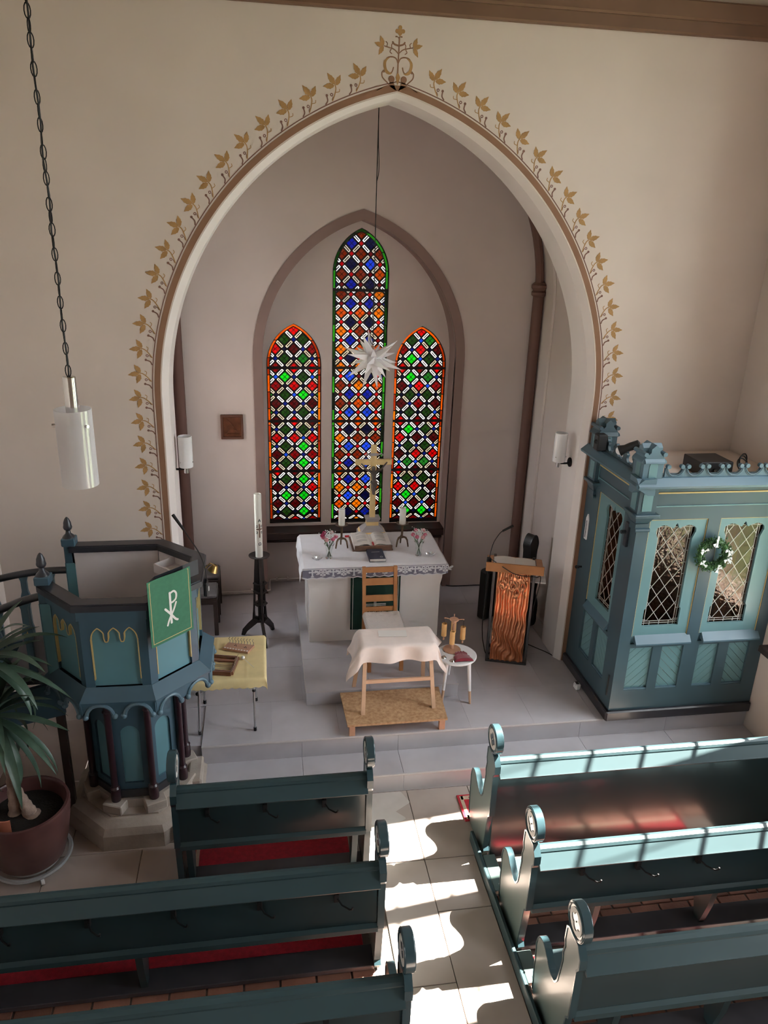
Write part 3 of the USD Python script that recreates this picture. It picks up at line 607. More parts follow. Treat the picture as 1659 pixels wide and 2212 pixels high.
yl_ = 7.185
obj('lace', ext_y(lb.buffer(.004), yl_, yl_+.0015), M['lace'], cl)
edge = [LineString([(x, z) for x, z in sc if x < 1.906]).buffer(.006), LineString([(.362, ZT-.01), (1.905, ZT-.01)]).buffer(.005)]
for i in range(7):
    x = .46+i*.218; z = ZT-.055
    edge += [sbox(x-.008, z-.040, x+.008, z+.036), sbox(x-.028, z+.006, x+.028, z+.020), sbox(x-.016, z-.041, x+.016, z-.030)] + [Point(x+a, z+b).buffer(.010) for a, b in ((0, .037), (-.029, .013), (.029, .013))]
    x += .109
    if x < 1.88:
        for m_ in (-1, 1): edge += [affinity.rotate(affinity.scale(Point(x+m_*.060, z+.018).buffer(.016), 1.8, .75), m_*25), affinity.rotate(affinity.scale(Point(x+m_*.050, z-.006).buffer(.014), 1.7, .6), -m_*15), Point(x+m_*.020, z+.024).buffer(.019).difference(Point(x+m_*.020, z+.024).buffer(.008)), Point(x+m_*.016, z-.018).buffer(.014)]
        edge += [Point(x, z+.003).buffer(.010), Point(x, z-.034).buffer(.007)]
obj('lace_pattern', ext_y(unary_union(edge), yl_-.0015, yl_+.002), M['lace_on'], cl, smooth=False, kind='stuff')
# parament
pa = thing('altar_parament', 'dark green altar hanging with white border lines, cross, Alpha and Omega', 'cloth', (1.13, 7.2, .66))
fz = lambda u, v: (.868+u*.535, 7.222-.006*math.sin(u*9), .665+v*.72)
obj('cloth', thick(grid(fz, 24, 8), .006), M['green_cloth'], pa)
obj('border_line', cat_([bb(x, x+.005, 7.208, 7.214, .675, 1.36) for x in (.888, 1.376)]), M['white_thread'], pa)
obj('cross', cat_([bb(1.12, 1.128, 7.207, 7.213, .82, 1.05), bb(1.136, 1.144, 7.207, 7.213, .82, 1.05), bb(1.02, 1.25, 7.207, 7.213, .965, .972), bb(1.02, 1.25, 7.207, 7.213, .948, .955)]), M['white_thread'], pa)
def text_y(s, h, x, z, y, d=.003, bold=False, sx=1.0):
    """lettering on a wall that faces the camera (-y), centred on x"""
    m = meshkit.text_mesh(s, h, d, bold); v = m.vertices; w = (v[:, 0].min()+v[:, 0].max())/2
    m.vertices = np.c_[x+(v[:, 0]-w)*sx, y-v[:, 2], z+v[:, 1]]; return m
obj('alpha', text_y('A', .055, 1.058, .868, 7.213), M['white_thread'], pa); obj('omega', text_y('Ω', .055, 1.205, .862, 7.213), M['white_thread'], pa)
obj('symbol', text_y('J', .05, 1.066, 1.0, 7.213), M['white_thread'], pa); obj('symbol', text_y('V', .05, 1.21, 1.0, 7.213), M['white_thread'], pa)
# crucifix
cr = thing('crucifix', 'gilded standing crucifix on a stepped pedestal at the back of the altar', 'crucifix', (1.2, 8.05, ZT+.004))
CY = 8.05; k_ = .963; cz = lambda z: ZT + (z-1.42)*1.0
def crz(z): return ZT+.005+(z-1.42)*.955-.0
for nm, w, d, z0, z1, mt, tp in (('base_step', .16, .12, 1.422, 1.452, 'cross_grey', 1), ('base_step', .152, .115, 1.452, 1.482, 'goldpaint', .90), ('base_step', .135, .10, 1.482, 1.515, 'cross_grey', .80), ('base_step', .108, .08, 1.515, 1.552, 'cross_grey', .66), ('base_block', .068, .055, 1.552, 1.60, 'goldpaint', 1), ('base_block', .07, .057, 1.60, 1.645, 'cross_grey', 1.25)):
    a, b = crz(z0)+.012, crz(z1)+.012; a = ZT+.005 if z0 < 1.43 else a
    obj(nm, hull([(1.2+sx*w*s, CY+sy*d*s, z) for sx in (-1, 1) for sy in (-1, 1) for z, s in ((a, 1), (b, tp))]), M[mt], cr)
zb_, zt2 = crz(1.645)+.012, crz(2.55)
obj('upright', bb(1.168, 1.232, CY-.02, CY+.02, zb_, zt2, .003), M['goldpaint'], cr); obj('crossbar', bb(.995, 1.405, CY-.019, CY+.019, crz(2.31), crz(2.375), .003), M['goldpaint'], cr)
tz = crz(2.44)
obj('title_scroll', cat_([bb(1.155, 1.25, CY-.03, CY-.022, tz-.016, tz+.016, .002)] + [tube([(1.2+sx*.05, CY-.028, tz), (1.2+sx*.08, CY-.03, tz+.012), (1.2+sx*.10, CY-.02, tz-.008), (1.2+sx*.085, CY-.026, tz-.016)], .008, 6) for sx in (-1, 1)]), M['cross_grey'], cr)
yb = CY-.042; q = lambda x, z, r, dy=0: (1.2+x, yb+dy, crz(z), r)
J = dict(hd=q(-.006, 2.285, .024, -.012), hd2=q(-.004, 2.262, .02, -.016), nk=q(0, 2.245, .013), ch=q(.001, 2.205, .030), ab=q(.003, 2.15, .024), hp=q(.004, 2.105, .029), ls=q(-.030, 2.238, .014), rs=q(.030, 2.238, .014), le=q(-.088, 2.262, .010), re=q(.085, 2.27, .010), lh=q(-.138, 2.33, .008, .006), rh=q(.145, 2.345, .008, .006), lk=q(-.010, 2.05, .018, -.014), rk=q(.016, 2.05, .018, -.014), lf=q(-.002, 1.99, .012), rf=q(.008, 1.985, .012), lt=q(-.004, 1.967, .009, -.012), rt=q(.008, 1.962, .009, -.012))
obj('corpus', fig([('hd', 'hd2'), ('hd2', 'nk'), ('nk', 'ch'), ('ch', 'ab'), ('ab', 'hp'), ('ch', 'ls'), ('ch', 'rs'), ('ls', 'le'), ('le', 'lh'), ('rs', 're'), ('re', 'rh'), ('hp', 'lk'), ('hp', 'rk'), ('lk', 'lf'), ('rk', 'rf'), ('lf', 'lt'), ('rf', 'rt')], J, .008, 4), M['corpus'], cr, smooth=True)
LC = dict(a=q(-.026, 2.115, .014), b=q(.03, 2.115, .014), c=q(.0, 2.09, .028, -.004), d=q(.034, 2.07, .012, -.006), e=q(.028, 2.045, .008))
obj('loincloth', fig([('a', 'b'), ('a', 'c'), ('b', 'c'), ('b', 'd'), ('d', 'e')], LC, .008, 3), M['corpus'], cr, smooth=True)
# candlesticks
def candlestick(x, y, label):
    t = thing('altar_candle', label, 'candle', (x, y, ZT+.005), group='candles on the altar'); z = ZT+.005
    obj('stem', tube([(x, y, z+.10), (x, y, z+.265)], [.011, .014], 10), M['bronze'], t)
    for a in (90, 210, 330):
        c, s = math.cos(math.radians(a)), math.sin(math.radians(a))
        obj('leg', tube([(x+c*r, y+s*r, z+h) for r, h in ((.0, .105), (.02, .115), (.045, .11), (.062, .085), (.070, .045), (.076, .007))], [.012, .012, .011, .010, .009, .008], 8), M['bronze'], t)
    obj('drip_plate', lathe([(0, .262), (.03, .262), (.07, .272), (.071, .277), (.03, .27), (0, .27)], (x, y, z), 24), M['bronze'], t)
    obj('candle', lathe([(0, .27), (.036, .27), (.036, .452), (.032, .458), (.026, .450), (0, .446)], (x, y, z), 24), M['wax'], t)
    obj('wick', tube([(x, y, z+.445), (x+.003, y, z+.466)], .002, 6), M['black'], t)
candlestick(.815, 7.71, 'cream altar candle on a bronze tripod, left of the open bible')
candlestick(1.49, 7.70, 'cream altar candle on a bronze tripod, right of the open bible')
# open bible
bi = thing('open_bible', 'large open bible with brown leather cover in the middle of the altar', 'book', (1.15, 7.8, ZT+.005)); z = ZT+.005
obj('cover', cat_([bb(.925, 1.375, 7.585, 8.0, z, z+.012, .003)]), M['leather'], bi)
obj('fore_edge', bb(.95, 1.365, 7.575, 7.60, z+.004, z+.062, .004), M['leather'], bi)
def page(sx):
    def f(u, v):
        x = 1.15+sx*u*.205; h = .066+.020*math.sin(min(1, u*1.3)*math.pi)*(1-u*.4)-.030*(1-u)**6
        return (x, 7.602+v*.375, z+h)
    g_ = grid(f, 16, 3)
    if sx > 0: return g_
    g_.invert(); return g_
for sx in (-1, 1):
    pg = obj('pages', cat_([thick(page(sx), .004), bb(*sorted((1.15, 1.15+sx*.203)), 7.604, 7.975, z+.012, z+.055)]), M['paper'], bi)
    tx = []
    for r_ in range(9):
        if r_ in (2, 6): continue
        y_ = 7.93-.03*r_; tx.append(grid(lambda u, v, sx=sx, y_=y_: (1.15+sx*(.05+u*.11), y_+v*.010, z+.0685+.020*math.sin(min(1, (.05+u*.11)/.205*1.3)*math.pi)*(1-(.05+u*.11)/.205*.4)-.030*(1-(.05+u*.11)/.205)**6+.0004), 6, 1))
    for m_ in tx:
        if sx < 0: m_.invert()
    obj('text_lines', cat_(tx), M['text_grey'], pg, kind='stuff')
obj('ribbon_marker', cat_([tube([(1.155+.01*i, 7.70, z+.06), (1.155+.012*i, 7.61, z+.055), (1.153+.012*i, 7.59, z+.02), (1.15+.014*i, 7.55, z+.004)], .004, 6) for i in (0, 1)]), M['red_ribbon'], bi)
obj('red_tab', bb(.885, .935, 8.0, 8.02, z+.001, z+.02, .002), M['red_ribbon'], bi)
hb = thing('hymn_book', 'dark blue closed book lying before the open bible', 'book', (1.16, 7.41, ZT+.005))
obj('cover', cat_([bb(1.072, 1.245, 7.285, 7.55, z, z+.005), bb(1.072, 1.245, 7.285, 7.55, z+.036, z+.041, .001), bb(1.072, 1.076, 7.285, 7.55, z, z+.041)]), M['navy'], hb)
obj('pages', bb(1.076, 1.241, 7.29, 7.545, z+.005, z+.036), M['paper'], hb)
obj('emblem', xf(trimesh.creation.annulus(.010, .016, .001), t=(1.205, 7.33, z+.0415)), M['text_grey'], hb)
obj('title', cat_([bb(1.115, 1.205, 7.462, 7.470, z+.041, z+.0418)]), M['text_grey'], hb)
# vases with roses
def vase(x, y, label, seed):
    r = random.Random(seed); z = ZT+.005
    t = thing('flower_vase', label, 'vase', (x, y, z), group='vases of roses on the altar')
    obj('vase', lathe([(0, 0), (.036, 0), (.038, .01), (.030, .045), (.034, .09), (.044, .135), (.055, .165), (.052, .166), (.041, .135), (.030, .09), (.026, .045), (.033, .014), (0, .012)], (x, y, z), 28), M['glassv'], t, smooth=40)
    heads = [(-.062, .0, .235, 'rose1'), (-.03, -.05, .225, 'rose2'), (.035, -.045, .23, 'rose1'), (.07, .0, .24, 'rose1'), (-.05, .04, .27, 'rose3'), (.03, .05, .27, 'rose2'), (-.075, -.02, .265, 'rose3')]
    if seed == 2: heads = [(-a, b, c, ('rose1', 'rose2', 'rose1')[i % 3]) for i, (a, b, c, d) in enumerate(heads)][:6]
    for i, (a, b, c, d) in enumerate(heads):
        obj('stem', tube([(x-a*.3, y-b*.3, z+.02), (x+a*.2, y+b*.2, z+.13), (x+a*.9, y+b*.9, z+c-.02)], .003, 6), M['stem'], t)
        pet = []
        for ring, (n, rr, hh) in enumerate(((1, .011, .022), (3, .017, .022), (5, .025, .012))):
            for j in range(n):
                an = 2*math.pi*j/n+ring*.6+i; f_ = lambda u, v, an=an, rr=rr, hh=hh, n=n: (lambda w, h: (x+a+rr*(.5+.5*h**.6)*math.cos(an+w), y+b+rr*(.5+.5*h**.6)*math.sin(an+w), z+c-.012+hh*1.5*h-.006*abs(u-.5)))((u-.5)*(6.28 if n == 1 else 2.6), v)
                pet.append(thick(grid(f_, 6, 3), .0015))
        obj('rose', cat_(pet + [ball((x+a, y+b, z+c-.004), .012, sub=1)]), M[d], t, smooth=True)
    lf = []
    for i in range(10):
        an = r.uniform(0, 6.28); l = hull([(0, 0, 0), (.02, .009, .004), (.02, -.009, .004), (.042, 0, -.003), (.02, 0, -.002)]); lf.append(xf(l, ry=r.uniform(-40, 20), rz=math.degrees(an), t=(x+.02*math.cos(an), y+.02*math.sin(an), z+r.uniform(.16, .22))))
    obj('leaves', cat_(lf), M['stem'], t, kind='stuff')
    gy = [ball((x+r.gauss(0, .038), y+.01+r.gauss(0, .035), z+.245+r.uniform(-.01, .055)), r.uniform(.004, .0075), sub=0) for _ in range(90)]
    obj('filler_blossom', cat_(gy), M['gyp'], t, kind='stuff')
vase(.655, 7.44, 'glass vase of pink roses at the left front of the altar', 1)
vase(1.63, 7.435, 'glass vase of pink roses at the right end of the altar', 2)
for x, y, lb_, sd in ((.525, 7.40, 'clear crystal candle holder by the left vase on the altar', 5), (1.765, 7.42, 'small clear glass dish right of the right vase on the altar', 6)):
    r = random.Random(sd); t = thing('crystal_holder', lb_, 'glass ornament', (x, y, ZT+.005))
    obj('bowl', lathe([(0, 0), (.018, 0), (.02, .01), (.03, .03), (.027, .031), (.015, .012), (0, .010)], (x, y, ZT+.005), 8), M['water'], t, smooth=False)
    for k in range(6): obj('petal', xf(hull([(.012, 0, 0), (.045, .012, .012), (.045, -.012, .012), (.06, 0, .03), (.04, 0, .024)]), rz=60*k, t=(x, y, ZT+.006)), M['water'], t, smooth=False)
# ---------------------------------------------------------------- ladder-back chair with cushion
ch = thing('ladderback_chair', 'pine ladder-back chair standing in front of the altar', 'chair', (1.15, 6.8, ZD))
def sq(p0, p1, w, d):
    return hull([(p[0]+sx*w/2, p[1]+sy*d/2, p[2]) for p in (p0, p1) for sx in (-1, 1) for sy in (-1, 1)])
for x in (.995, 1.325): obj('leg', sq((x, 6.60, ZD), (x, 6.62, .94), .038, .038), M['pine'], ch)
for x in (.985, 1.315): obj('post', cat_([sq((x, 7.0, ZD), (x, 6.99, .95), .036, .04), sq((x, 6.99, .94), (x, 7.075, 1.47), .036, .034)]), M['pine'], ch)
for za, zb2 in ((.995, 1.04), (1.10, 1.165), (1.275, 1.345), (1.41, 1.462)): obj('slat', hull([(x, 6.985+(z_-.94)*.16+dy, z_) for x in (.99, 1.31) for z_ in (za, zb2) for dy in (0, .018)]), M['pine'], ch)
obj('seat_frame', bb(.98, 1.34, 6.59, 7.01, .905, .945, .005), M['pine'], ch)
for y_ in (6.62, 6.99): obj('stretcher', bb(.995, 1.325, y_-.01, y_+.01, .66, .69, .003), M['pine'], ch)
def cushf(u, v):
    X, Y = u-.5, v-.5; e = 1-max(abs(X), abs(Y))*2; t_ = min(1, e/.12)**.5
    dm = sum(math.exp(-((u-a)**2+(v-b)**2)/.004) for a in (.2, .5, .8) for b in (.2, .5, .8)); gr = .35*(math.exp(-min(abs(u-.35), abs(u-.65))**2/.0012)+math.exp(-min(abs(v-.35), abs(v-.65))**2/.0012))
    return (.965+u*.40, 6.575+v*.42, .952+.052*t_*(1-.30*dm-.30*gr))
cu = thing('seat_cushion', 'striped off-white tufted cushion on the pine chair', 'cushion', (1.16, 6.78, .946))
obj('pad', thick(grid(cushf, 36, 36), .02), M['cushion'], cu, smooth=True)
obj('button', cat_([ball((.965+a*.4, 6.575+b*.42, .984), .006, (1, 1, .5), 1) for a in (.5,) for b in (.5,)]), M['cushion'], cu)
# ---------------------------------------------------------------- platform of strand board with the small desk
os_ = thing('board_platform', 'low platform of wood strand board on short block legs', 'platform', (1.15, 6.03, ZC))
top = Polygon([(.685, 5.76), (1.62, 5.765), (1.65, 6.285), (.668, 6.285)])
obj('board', ext_z(top, .478, .50), M['osb'], os_)
for x, y_ in ((.73, 5.79), (1.575, 5.795), (.72, 6.24), (1.585, 6.24)): obj('leg', bb(x-.028, x+.028, y_-.02, y_+.02, ZC, .478, .003), M['chime'], os_)
de = thing('small_desk', 'small light wooden desk standing on the strand-board platform under a cloth', 'desk', (1.18, 6.15, .5)); zt3 = 1.125
for (xb, yb2, zb2), (xt, yt, zt4) in (((.845, 5.91, .50), (.885, 6.14, zt3-.02)), ((1.525, 5.945, .50), (1.50, 6.14, zt3-.02)), ((.81, 6.35, .52), (.88, 6.31, zt3-.02)), ((1.515, 6.42, .52), (1.49, 6.36, zt3-.02))):
    obj('leg', sq((xb, yb2, zb2), (xt, yt, zt4), .036, .026), M['birch'], de)
obj('crossbar', cat_([hull([(x, 6.02+dy, z_) for x in (.86, 1.515) for z_ in (.755, .79) for dy in (0, .02)])]), M['birch'], de)
obj('desk_top', bb(.855, 1.53, 6.075, 6.385, zt3-.022, zt3, .004), M['birch'], de)
dc = thing('desk_cloth', 'pale linen cloth draped over the small desk', 'cloth', (1.19, 6.23, zt3))
obj('linen', thick(drape(.852, 1.533, 6.072, 6.388, zt3+.005, (.20, .16, .17, .12), .010, 56, 40, seed=3, fl_=.55), .002), M['linen_p'], dc, smooth=True)
ps = obj('paper_sheet', xf(bb(-.13, .14, -.06, .055, 0, .003), rz=-4, t=(1.155, 6.27, zt3+.0105)), M['paper'], label='sheet of white paper lying on the cloth of the small desk', cat='paper')
# ---------------------------------------------------------------- round white table with chimes
rt = thing('round_table', 'small round white table on tapered legs with bare wooden tips', 'table', (1.80, 6.27, ZC)); RC = (1.805, 6.28)
obj('table_top', lathe([(0, 0), (.195, 0), (.202, .008), (.202, .016), (.195, .022), (0, .022)], (RC[0], RC[1], .845), 40), M['white_gloss'], rt)
for (a, b) in ((1.945, 6.155), (1.67, 6.20), (1.79, 6.48)):
    ax_, ay_ = RC[0]+(a-RC[0])*.75, RC[1]+(b-RC[1])*.75; m_ = .30
    lg = obj('leg', tube([(ax_, ay_, .85), (ax_+(a-ax_)*(1-m_), ay_+(b-ay_)*(1-m_), .85-.48*(1-m_))], [.021, .015], 12), M['white_gloss'], rt)
    obj('leg_tip', tube([(ax_+(a-ax_)*(1-m_), ay_+(b-ay_)*(1-m_), .85-.48*(1-m_)), (a, b, ZC)], [.015, .011], 12), M['birch'], lg)
zt5 = .868
cs = thing('chime_stand', 'wooden stand with four hanging bamboo chimes on the round white table', 'chimes', (1.775, 6.36, zt5)); SX, SY = 1.78, 6.36
obj('base_disc', lathe([(0, 0), (.085, 0), (.088, .006), (.082, .014), (0, .018)], (SX, SY, zt5), 32), M['chime'], cs)
obj('pole', tube([(SX, SY, zt5+.012), (SX+.004, SY, zt5+.33)], [.016, .0145], 14), M['chime'], cs)
obj('hub', lathe([(0, 0), (.03, .0), (.044, .012), (.044, .022), (.03, .032), (.012, .034), (0, .030)], (SX+.004, SY, zt5+.32), 24), M['chime'], cs)
for k, (an, dr_) in enumerate(((165, .0), (250, .03), (345, .02), (75, .0))):
    c, s = math.cos(math.radians(an)), math.sin(math.radians(an)); ex, ey = SX+.004+.092*c, SY+.092*s
    arm = obj('arm', cat_([tube([(SX+.004+.03*c, SY+.03*s, zt5+.338), (ex, ey, zt5+.348)], .0045, 8), ball((ex, ey, zt5+.345), .007, sub=1)]), M['chime'], cs)
    zt6 = zt5+.285-dr_
    tb = obj('bamboo_tube', lathe([(.0185, 0), (.026, 0), (.026, .135), (.0185, .135), (.0185, 0)], (ex, ey, zt6-.135), 18), M['bamboo'], cs)
    obj('cord', tube([(ex, ey, zt5+.345), (ex, ey, zt6-.16)], .0016, 5), M['black'], tb)
    obj('striker', ball((ex, ey, zt6-.168), .013, (.8, .5, 1.25), 2), M['chime'], tb)
def bagf(u, v):
    w = (.055+.04*(1-v)**.7)*(1-.25*math.exp(-((v-.72)/.08)**2)); x = (u-.5)*2
    return (1.845+x*w+.004*math.sin(v*9), 6.125+v*.165, zt5+.004+.030*math.sqrt(max(0, 1-x*x))*min(1, v/.08+.15)*(1-.35*v)+.006*math.sin(u*26)*max(0, v-.45))
bg = thing('velvet_pouch', 'dark red velvet drawstring pouch on the round white table', 'pouch', (1.84, 6.2, zt5))
obj('pouch', thick(grid(bagf, 30, 24), .004), M['red_velvet'], bg, smooth=True)
obj('drawstring', tube([(1.845+.05*math.cos(a), 6.243, zt5+.018+.014*math.sin(a)) for a in np.linspace(0, math.pi, 12)], .0035, 6), M['red_velvet'], bg)
for i, (x, y_, lb_) in enumerate(((1.735, 6.155, 'silver finger cymbal beside the red pouch, nearer the table edge'), (1.665, 6.225, 'silver finger cymbal farther left on the round table, by the desk cloth'))):
    t = thing('finger_cymbal', lb_, 'cymbal', (x, y_, zt5)); obj('cup', lathe([(.027, 0), (.028, .002), (.018, .012), (.006, .016), (0, .016)], (x, y_, zt5), 24), M['chrome'], t, smooth=True); obj('loop', tube([(x, y_, zt5+.014), (x+.005, y_, zt5+.022), (x+.012, y_+.004, zt5+.018)], .002, 5), M['leather'], t)
obj('metal_beater', tube([(1.90+.02*t_, 6.27-.04*t_-.008*math.sin(t_*3), zt5+.003) for t_ in np.linspace(-.6, 1.2, 10)], .003, 6), M['steel'], label='thin metal beater right of the red pouch', cat='beater')
# ---------------------------------------------------------------- lectern with copper relief
def rotz_at(p, c, deg):
    a = math.radians(deg); p = np.array(p, float); d = p-np.array([c[0], c[1], 0]); return np.array([c[0]+d[0]*math.cos(a)-d[1]*math.sin(a), c[1]+d[0]*math.sin(a)+d[1]*math.cos(a), p[2]])
le = thing('lectern', 'lectern with hammered copper front, dark steel frame and pine desk top', 'lectern', (2.56, 7.0, ZC)); LO = (2.53, 6.86, 0); LR = -18
def lm(m):
    m = m.copy(); m.apply_transform(trimesh.transformations.rotation_matrix(math.radians(LR), (0, 0, 1))); m.apply_translation(LO); return m
# local frame: x along the front, y to the back
for x in (-.205, .205):
    for y_ in (0, .31): obj('frame_post', lm(bb(x-.014, x+.014, y_-.014, y_+.014, ZC, 1.50-.0*y_, .002)), M['steel'], le)
obj('base_frame', lm(cat_([bb(-.22, .22, -.018, .010, ZC, ZC+.03, .004), bb(-.22, .22, .30, .328, ZC, ZC+.03, .004), bb(-.22, -.19, 0, .32, ZC, ZC+.03, .004), bb(.19, .22, 0, .32, ZC, ZC+.03, .004)])), M['steel'], le)
obj('top_frame', lm(cat_([bb(-.22, .22, -.012, .012, 1.47, 1.50), bb(-.22, .22, .30, .324, 1.44, 1.47)])), M['steel'], le)
def copf(u, v):
    z = ZC+.035+v*1.075; x = -.175+u*.35
    amp = .55+.45*math.sin(v*5+1); ph = 2.2*math.sin(v*17+u*5)+1.3*math.sin(v*31+u*9+2)
    h = .5+.5*math.sin(u*40+ph*amp)
    h = h**1.6 + .25*meshkit.noise(np.array([u*16, v*34, 2.0]))
    for (a, b, r_) in ((.26, .88, .05), (.42, .94, .045), (.66, .925, .05), (.86, .945, .045), (.5, .82, .05), (.78, .83, .05), (.2, .83, .04), (.62, .76, .04)):
        d = ((u-a)/.075)**2+((v-b)/.035)**2; h = h*(1-math.exp(-d*.5)) + (1.3*math.exp(-(math.sqrt(d)-1.2)**2/.15))*.5
    return (x, -.012-.016*h, z)
obj('copper_panel', lm(thick(grid(copf, 90, 150), .003)), M['copper'], le, smooth=True)
obj('copper_boss', lm(cat_([ball((-.175+a*.35, -.012, ZC+.035+b*1.075), .016, (.7, .4, 1.3), 1) for a, b in ((.26, .88), (.42, .94), (.66, .925), (.86, .945), (.5, .82), (.78, .83), (.62, .76))])), M['copper_dark'], le, kind='stuff')
obj('side_panel', lm(cat_([bb(-.214, -.208, .02, .29, .5, 1.42), bb(.208, .214, .02, .29, .5, 1.42)])), M['steel'], le)
th = math.radians(8)
def top(m): m = xf(m, rx=-8); m.apply_translation((0, 0, 1.50)); return lm(m)
obj('desk_top', top(bb(-.29, .29, -.06, .34, .0, .022, .003)), M['pine'], le); obj('front_board', top(bb(-.295, .295, -.082, -.06, -.04, .055, .003)), M['pine'], le)
obj('shelf', lm(bb(.0, .34, .10, .42, 1.30, 1.318, .003)), M['white_gloss'], le)
bk = thing('lectern_book', 'open book lying on the lectern desk', 'book', tuple(lm(trimesh.Trimesh([(0, .1, 1.53)], [], process=False)).vertices[0]))
for s in (-1, 1):
    pgm = thick(grid(lambda u, v, s=s: (s*u*.215, -.04+v*.30, .026+.012*math.sin(u*math.pi)*(1)+.008*(1-u)), 10, 3), .004)
    if s > 0: pass
    obj('pages', top(pgm), M['paper'], bk)
obj('cover', top(bb(-.225, .225, -.048, .268, .0225, .0262)), M['leather'], bk)
mi = thing('gooseneck_microphone', 'black gooseneck microphone clamped to the left corner of the lectern', 'microphone', (2.34, 7.1, 1.5))
mp = curve([(2.30, 7.02, 1.50), (2.315, 7.04, 1.60), (2.355, 7.08, 1.70), (2.42, 7.12, 1.775), (2.46, 7.14, 1.80)], 8)
obj('gooseneck', tube(mp, .0045, 8), M['black'], mi); obj('capsule', tube([mp[-1], mp[-1]+np.array([.12, .03, .045])], [.011, .013], 12), M['black'], mi); obj('clamp', bb(2.275, 2.315, 6.98, 7.03, 1.47, 1.56, .006), M['black'], mi)
obj('microphone_cable', tube(curve([(2.29, 6.97, 1.49), (2.265, 6.93, 1.38), (2.262, 6.92, 1.1), (2.25, 6.91, .85), (2.27, 6.95, .70), (2.31, 7.02, .55), (2.36, 7.0, .40), (2.55, 7.2, ZC+.006), (2.80, 7.28, ZC+.006), (3.0, 7.08, ZC+.006), (3.08, 6.97, ZC+.006), (3.11, 6.90, ZC+.006)], 8), .005, 6), M['black'], label='black cable running down the lectern and across the floor', cat='cable')
obj('desk_cable', tube(curve([(2.31, 6.97, 1.555), (2.42, 6.77, 1.52), (2.50, 6.745, 1.48), (2.60, 6.745, 1.455), (2.72, 6.735, 1.44), (2.78, 6.75, 1.40), (2.765, 6.86, .9), (2.77, 6.93, ZC+.02)], 8), .0045, 6), M['black'], label='black cable slung across the front board of the lectern', cat='cable')
# guitar bag leaning by the arch
gb = thing('guitar_bag', 'black guitar bag standing upright behind the lectern, against the arch', 'guitar bag', (3.0, 7.55, ZC))
gp = Polygon(curve([(-.14, 0), (-.17, .12), (-.165, .28), (-.11, .42), (-.13, .56), (-.10, .66), (-.05, .74), (-.045, .95), (-.06, 1.06), (-.02, 1.15), (.03, 1.15), (.065, 1.06), (.05, .95), (.055, .74), (.10, .66), (.13, .56), (.11, .42), (.165, .28), (.17, .12), (.14, 0), (-.14, 0)], 6)).buffer(.01)
def gt(m): m = xf(m, rz=32, t=(2.97, 7.62, ZC+.01)); return m
obj('bag', gt(ext_y(gp, -.05, .05)), M['black'], gb, smooth=40); obj('zip_piping', gt(tube([(x, -.052, z_) for x, z_ in gp.exterior.coords], .007, 6)), M['cap'], gb); obj('front_pocket', gt(ext_y(Polygon([(-.11, .06), (.11, .06), (.12, .25), (.07, .36), (-.07, .36), (-.12, .25)]), -.068, -.05)), M['black'], gb)
bc = thing('black_case', 'flat black case standing low behind the lectern', 'case', (2.85, 7.75, ZC)); obj('shell', xf(bb(-.22, .22, -.07, .07, ZC, 1.02, .03), rz=30, t=(2.70, 7.95, 0)), M['black'], bc); obj('handle', xf(tube([(-.06, 0, 1.02), (-.05, 0, 1.05), (.05, 0, 1.05), (.06, 0, 1.02)], .01, 6), rz=30, t=(2.70, 7.95, 0)), M['black'], bc)
# ---------------------------------------------------------------- wall lamps, plaque, star, pendant
def wall_lamp(x, y, zb, sgn, label):
    """cylinder lamp on an arm from the soffit (sgn: direction from the wall)"""
    t = thing('wall_lamp', label, 'lamp', (x, y, zb), group='cylinder wall lamps'); w = x-sgn*.125
    obj('glass_shade', lathe([(0, .0), (.062, .0), (.066, .004), (.066, .295), (.061, .30), (.058, .295), (.058, .02), (0, .02)], (x, y, zb), 32), M['opal'], t, smooth=40)
    obj('socket', cyl((x, y, zb-.058), .024, .062, 16), M['chrome'], t)
    obj('arm', tube([(x-sgn*.015, y, zb-.02), (x-sgn*.07, y, zb-.022), (w+sgn*.01, y, zb-.02)], .010, 8), M['iron'], t)
    obj('back_plate', xf(lathe([(0, 0), (.048, 0), (.048, .012), (.035, .02), (0, .022)], n=20), ry=90*sgn, t=(w-sgn*.002, y, zb-.01)), M['iron'], t)
    for a in (100, 220, 340): obj('screw', ball((x+.067*math.cos(math.radians(a)), y+.067*math.sin(math.radians(a)), zb+.055), .007, sub=1), M['chrome'], t)
wall_lamp(-.83+.095, 7.08, 2.575, 1, 'white cylinder wall lamp on the left side of the arch')
wall_lamp(3.093-.127, 7.08, 2.575, -1, 'white cylinder wall lamp on the right side of the arch')
pq = thing('relief_plaque', 'square copper relief plaque with a bird, hung left of the windows', 'plaque', (-.366, 8.77, 2.395))
obj('frame', cat_([bb(-.494, -.238, 8.752, 8.79, 2.395, 2.425, .004), bb(-.494, -.238, 8.752, 8.79, 2.655, 2.684, .004), bb(-.494, -.466, 8.752, 8.79, 2.42, 2.66, .004), bb(-.266, -.238, 8.752, 8.79, 2.42, 2.66, .004)]), M['plaque_wood'], pq)
obj('back_sheet', bb(-.47, -.262, 8.765, 8.775, 2.42, 2.66), M['plaque'], pq)
q5 = lambda u, v: (-.47+u*.208, 2.42+v*.24)
bird = unary_union([Polygon(curve([q5(.25, .25), q5(.35, .42), q5(.55, .40), q5(.72, .36), q5(.80, .26), q5(.55, .20), q5(.25, .25)], 6)), Polygon(curve([q5(.40, .38), q5(.28, .70), q5(.20, .92), q5(.42, .72), q5(.56, .55), q5(.58, .38), q5(.40, .38)], 6)), Polygon([q5(.25, .28), q5(.10, .18), q5(.30, .22)])]).buffer(.001)
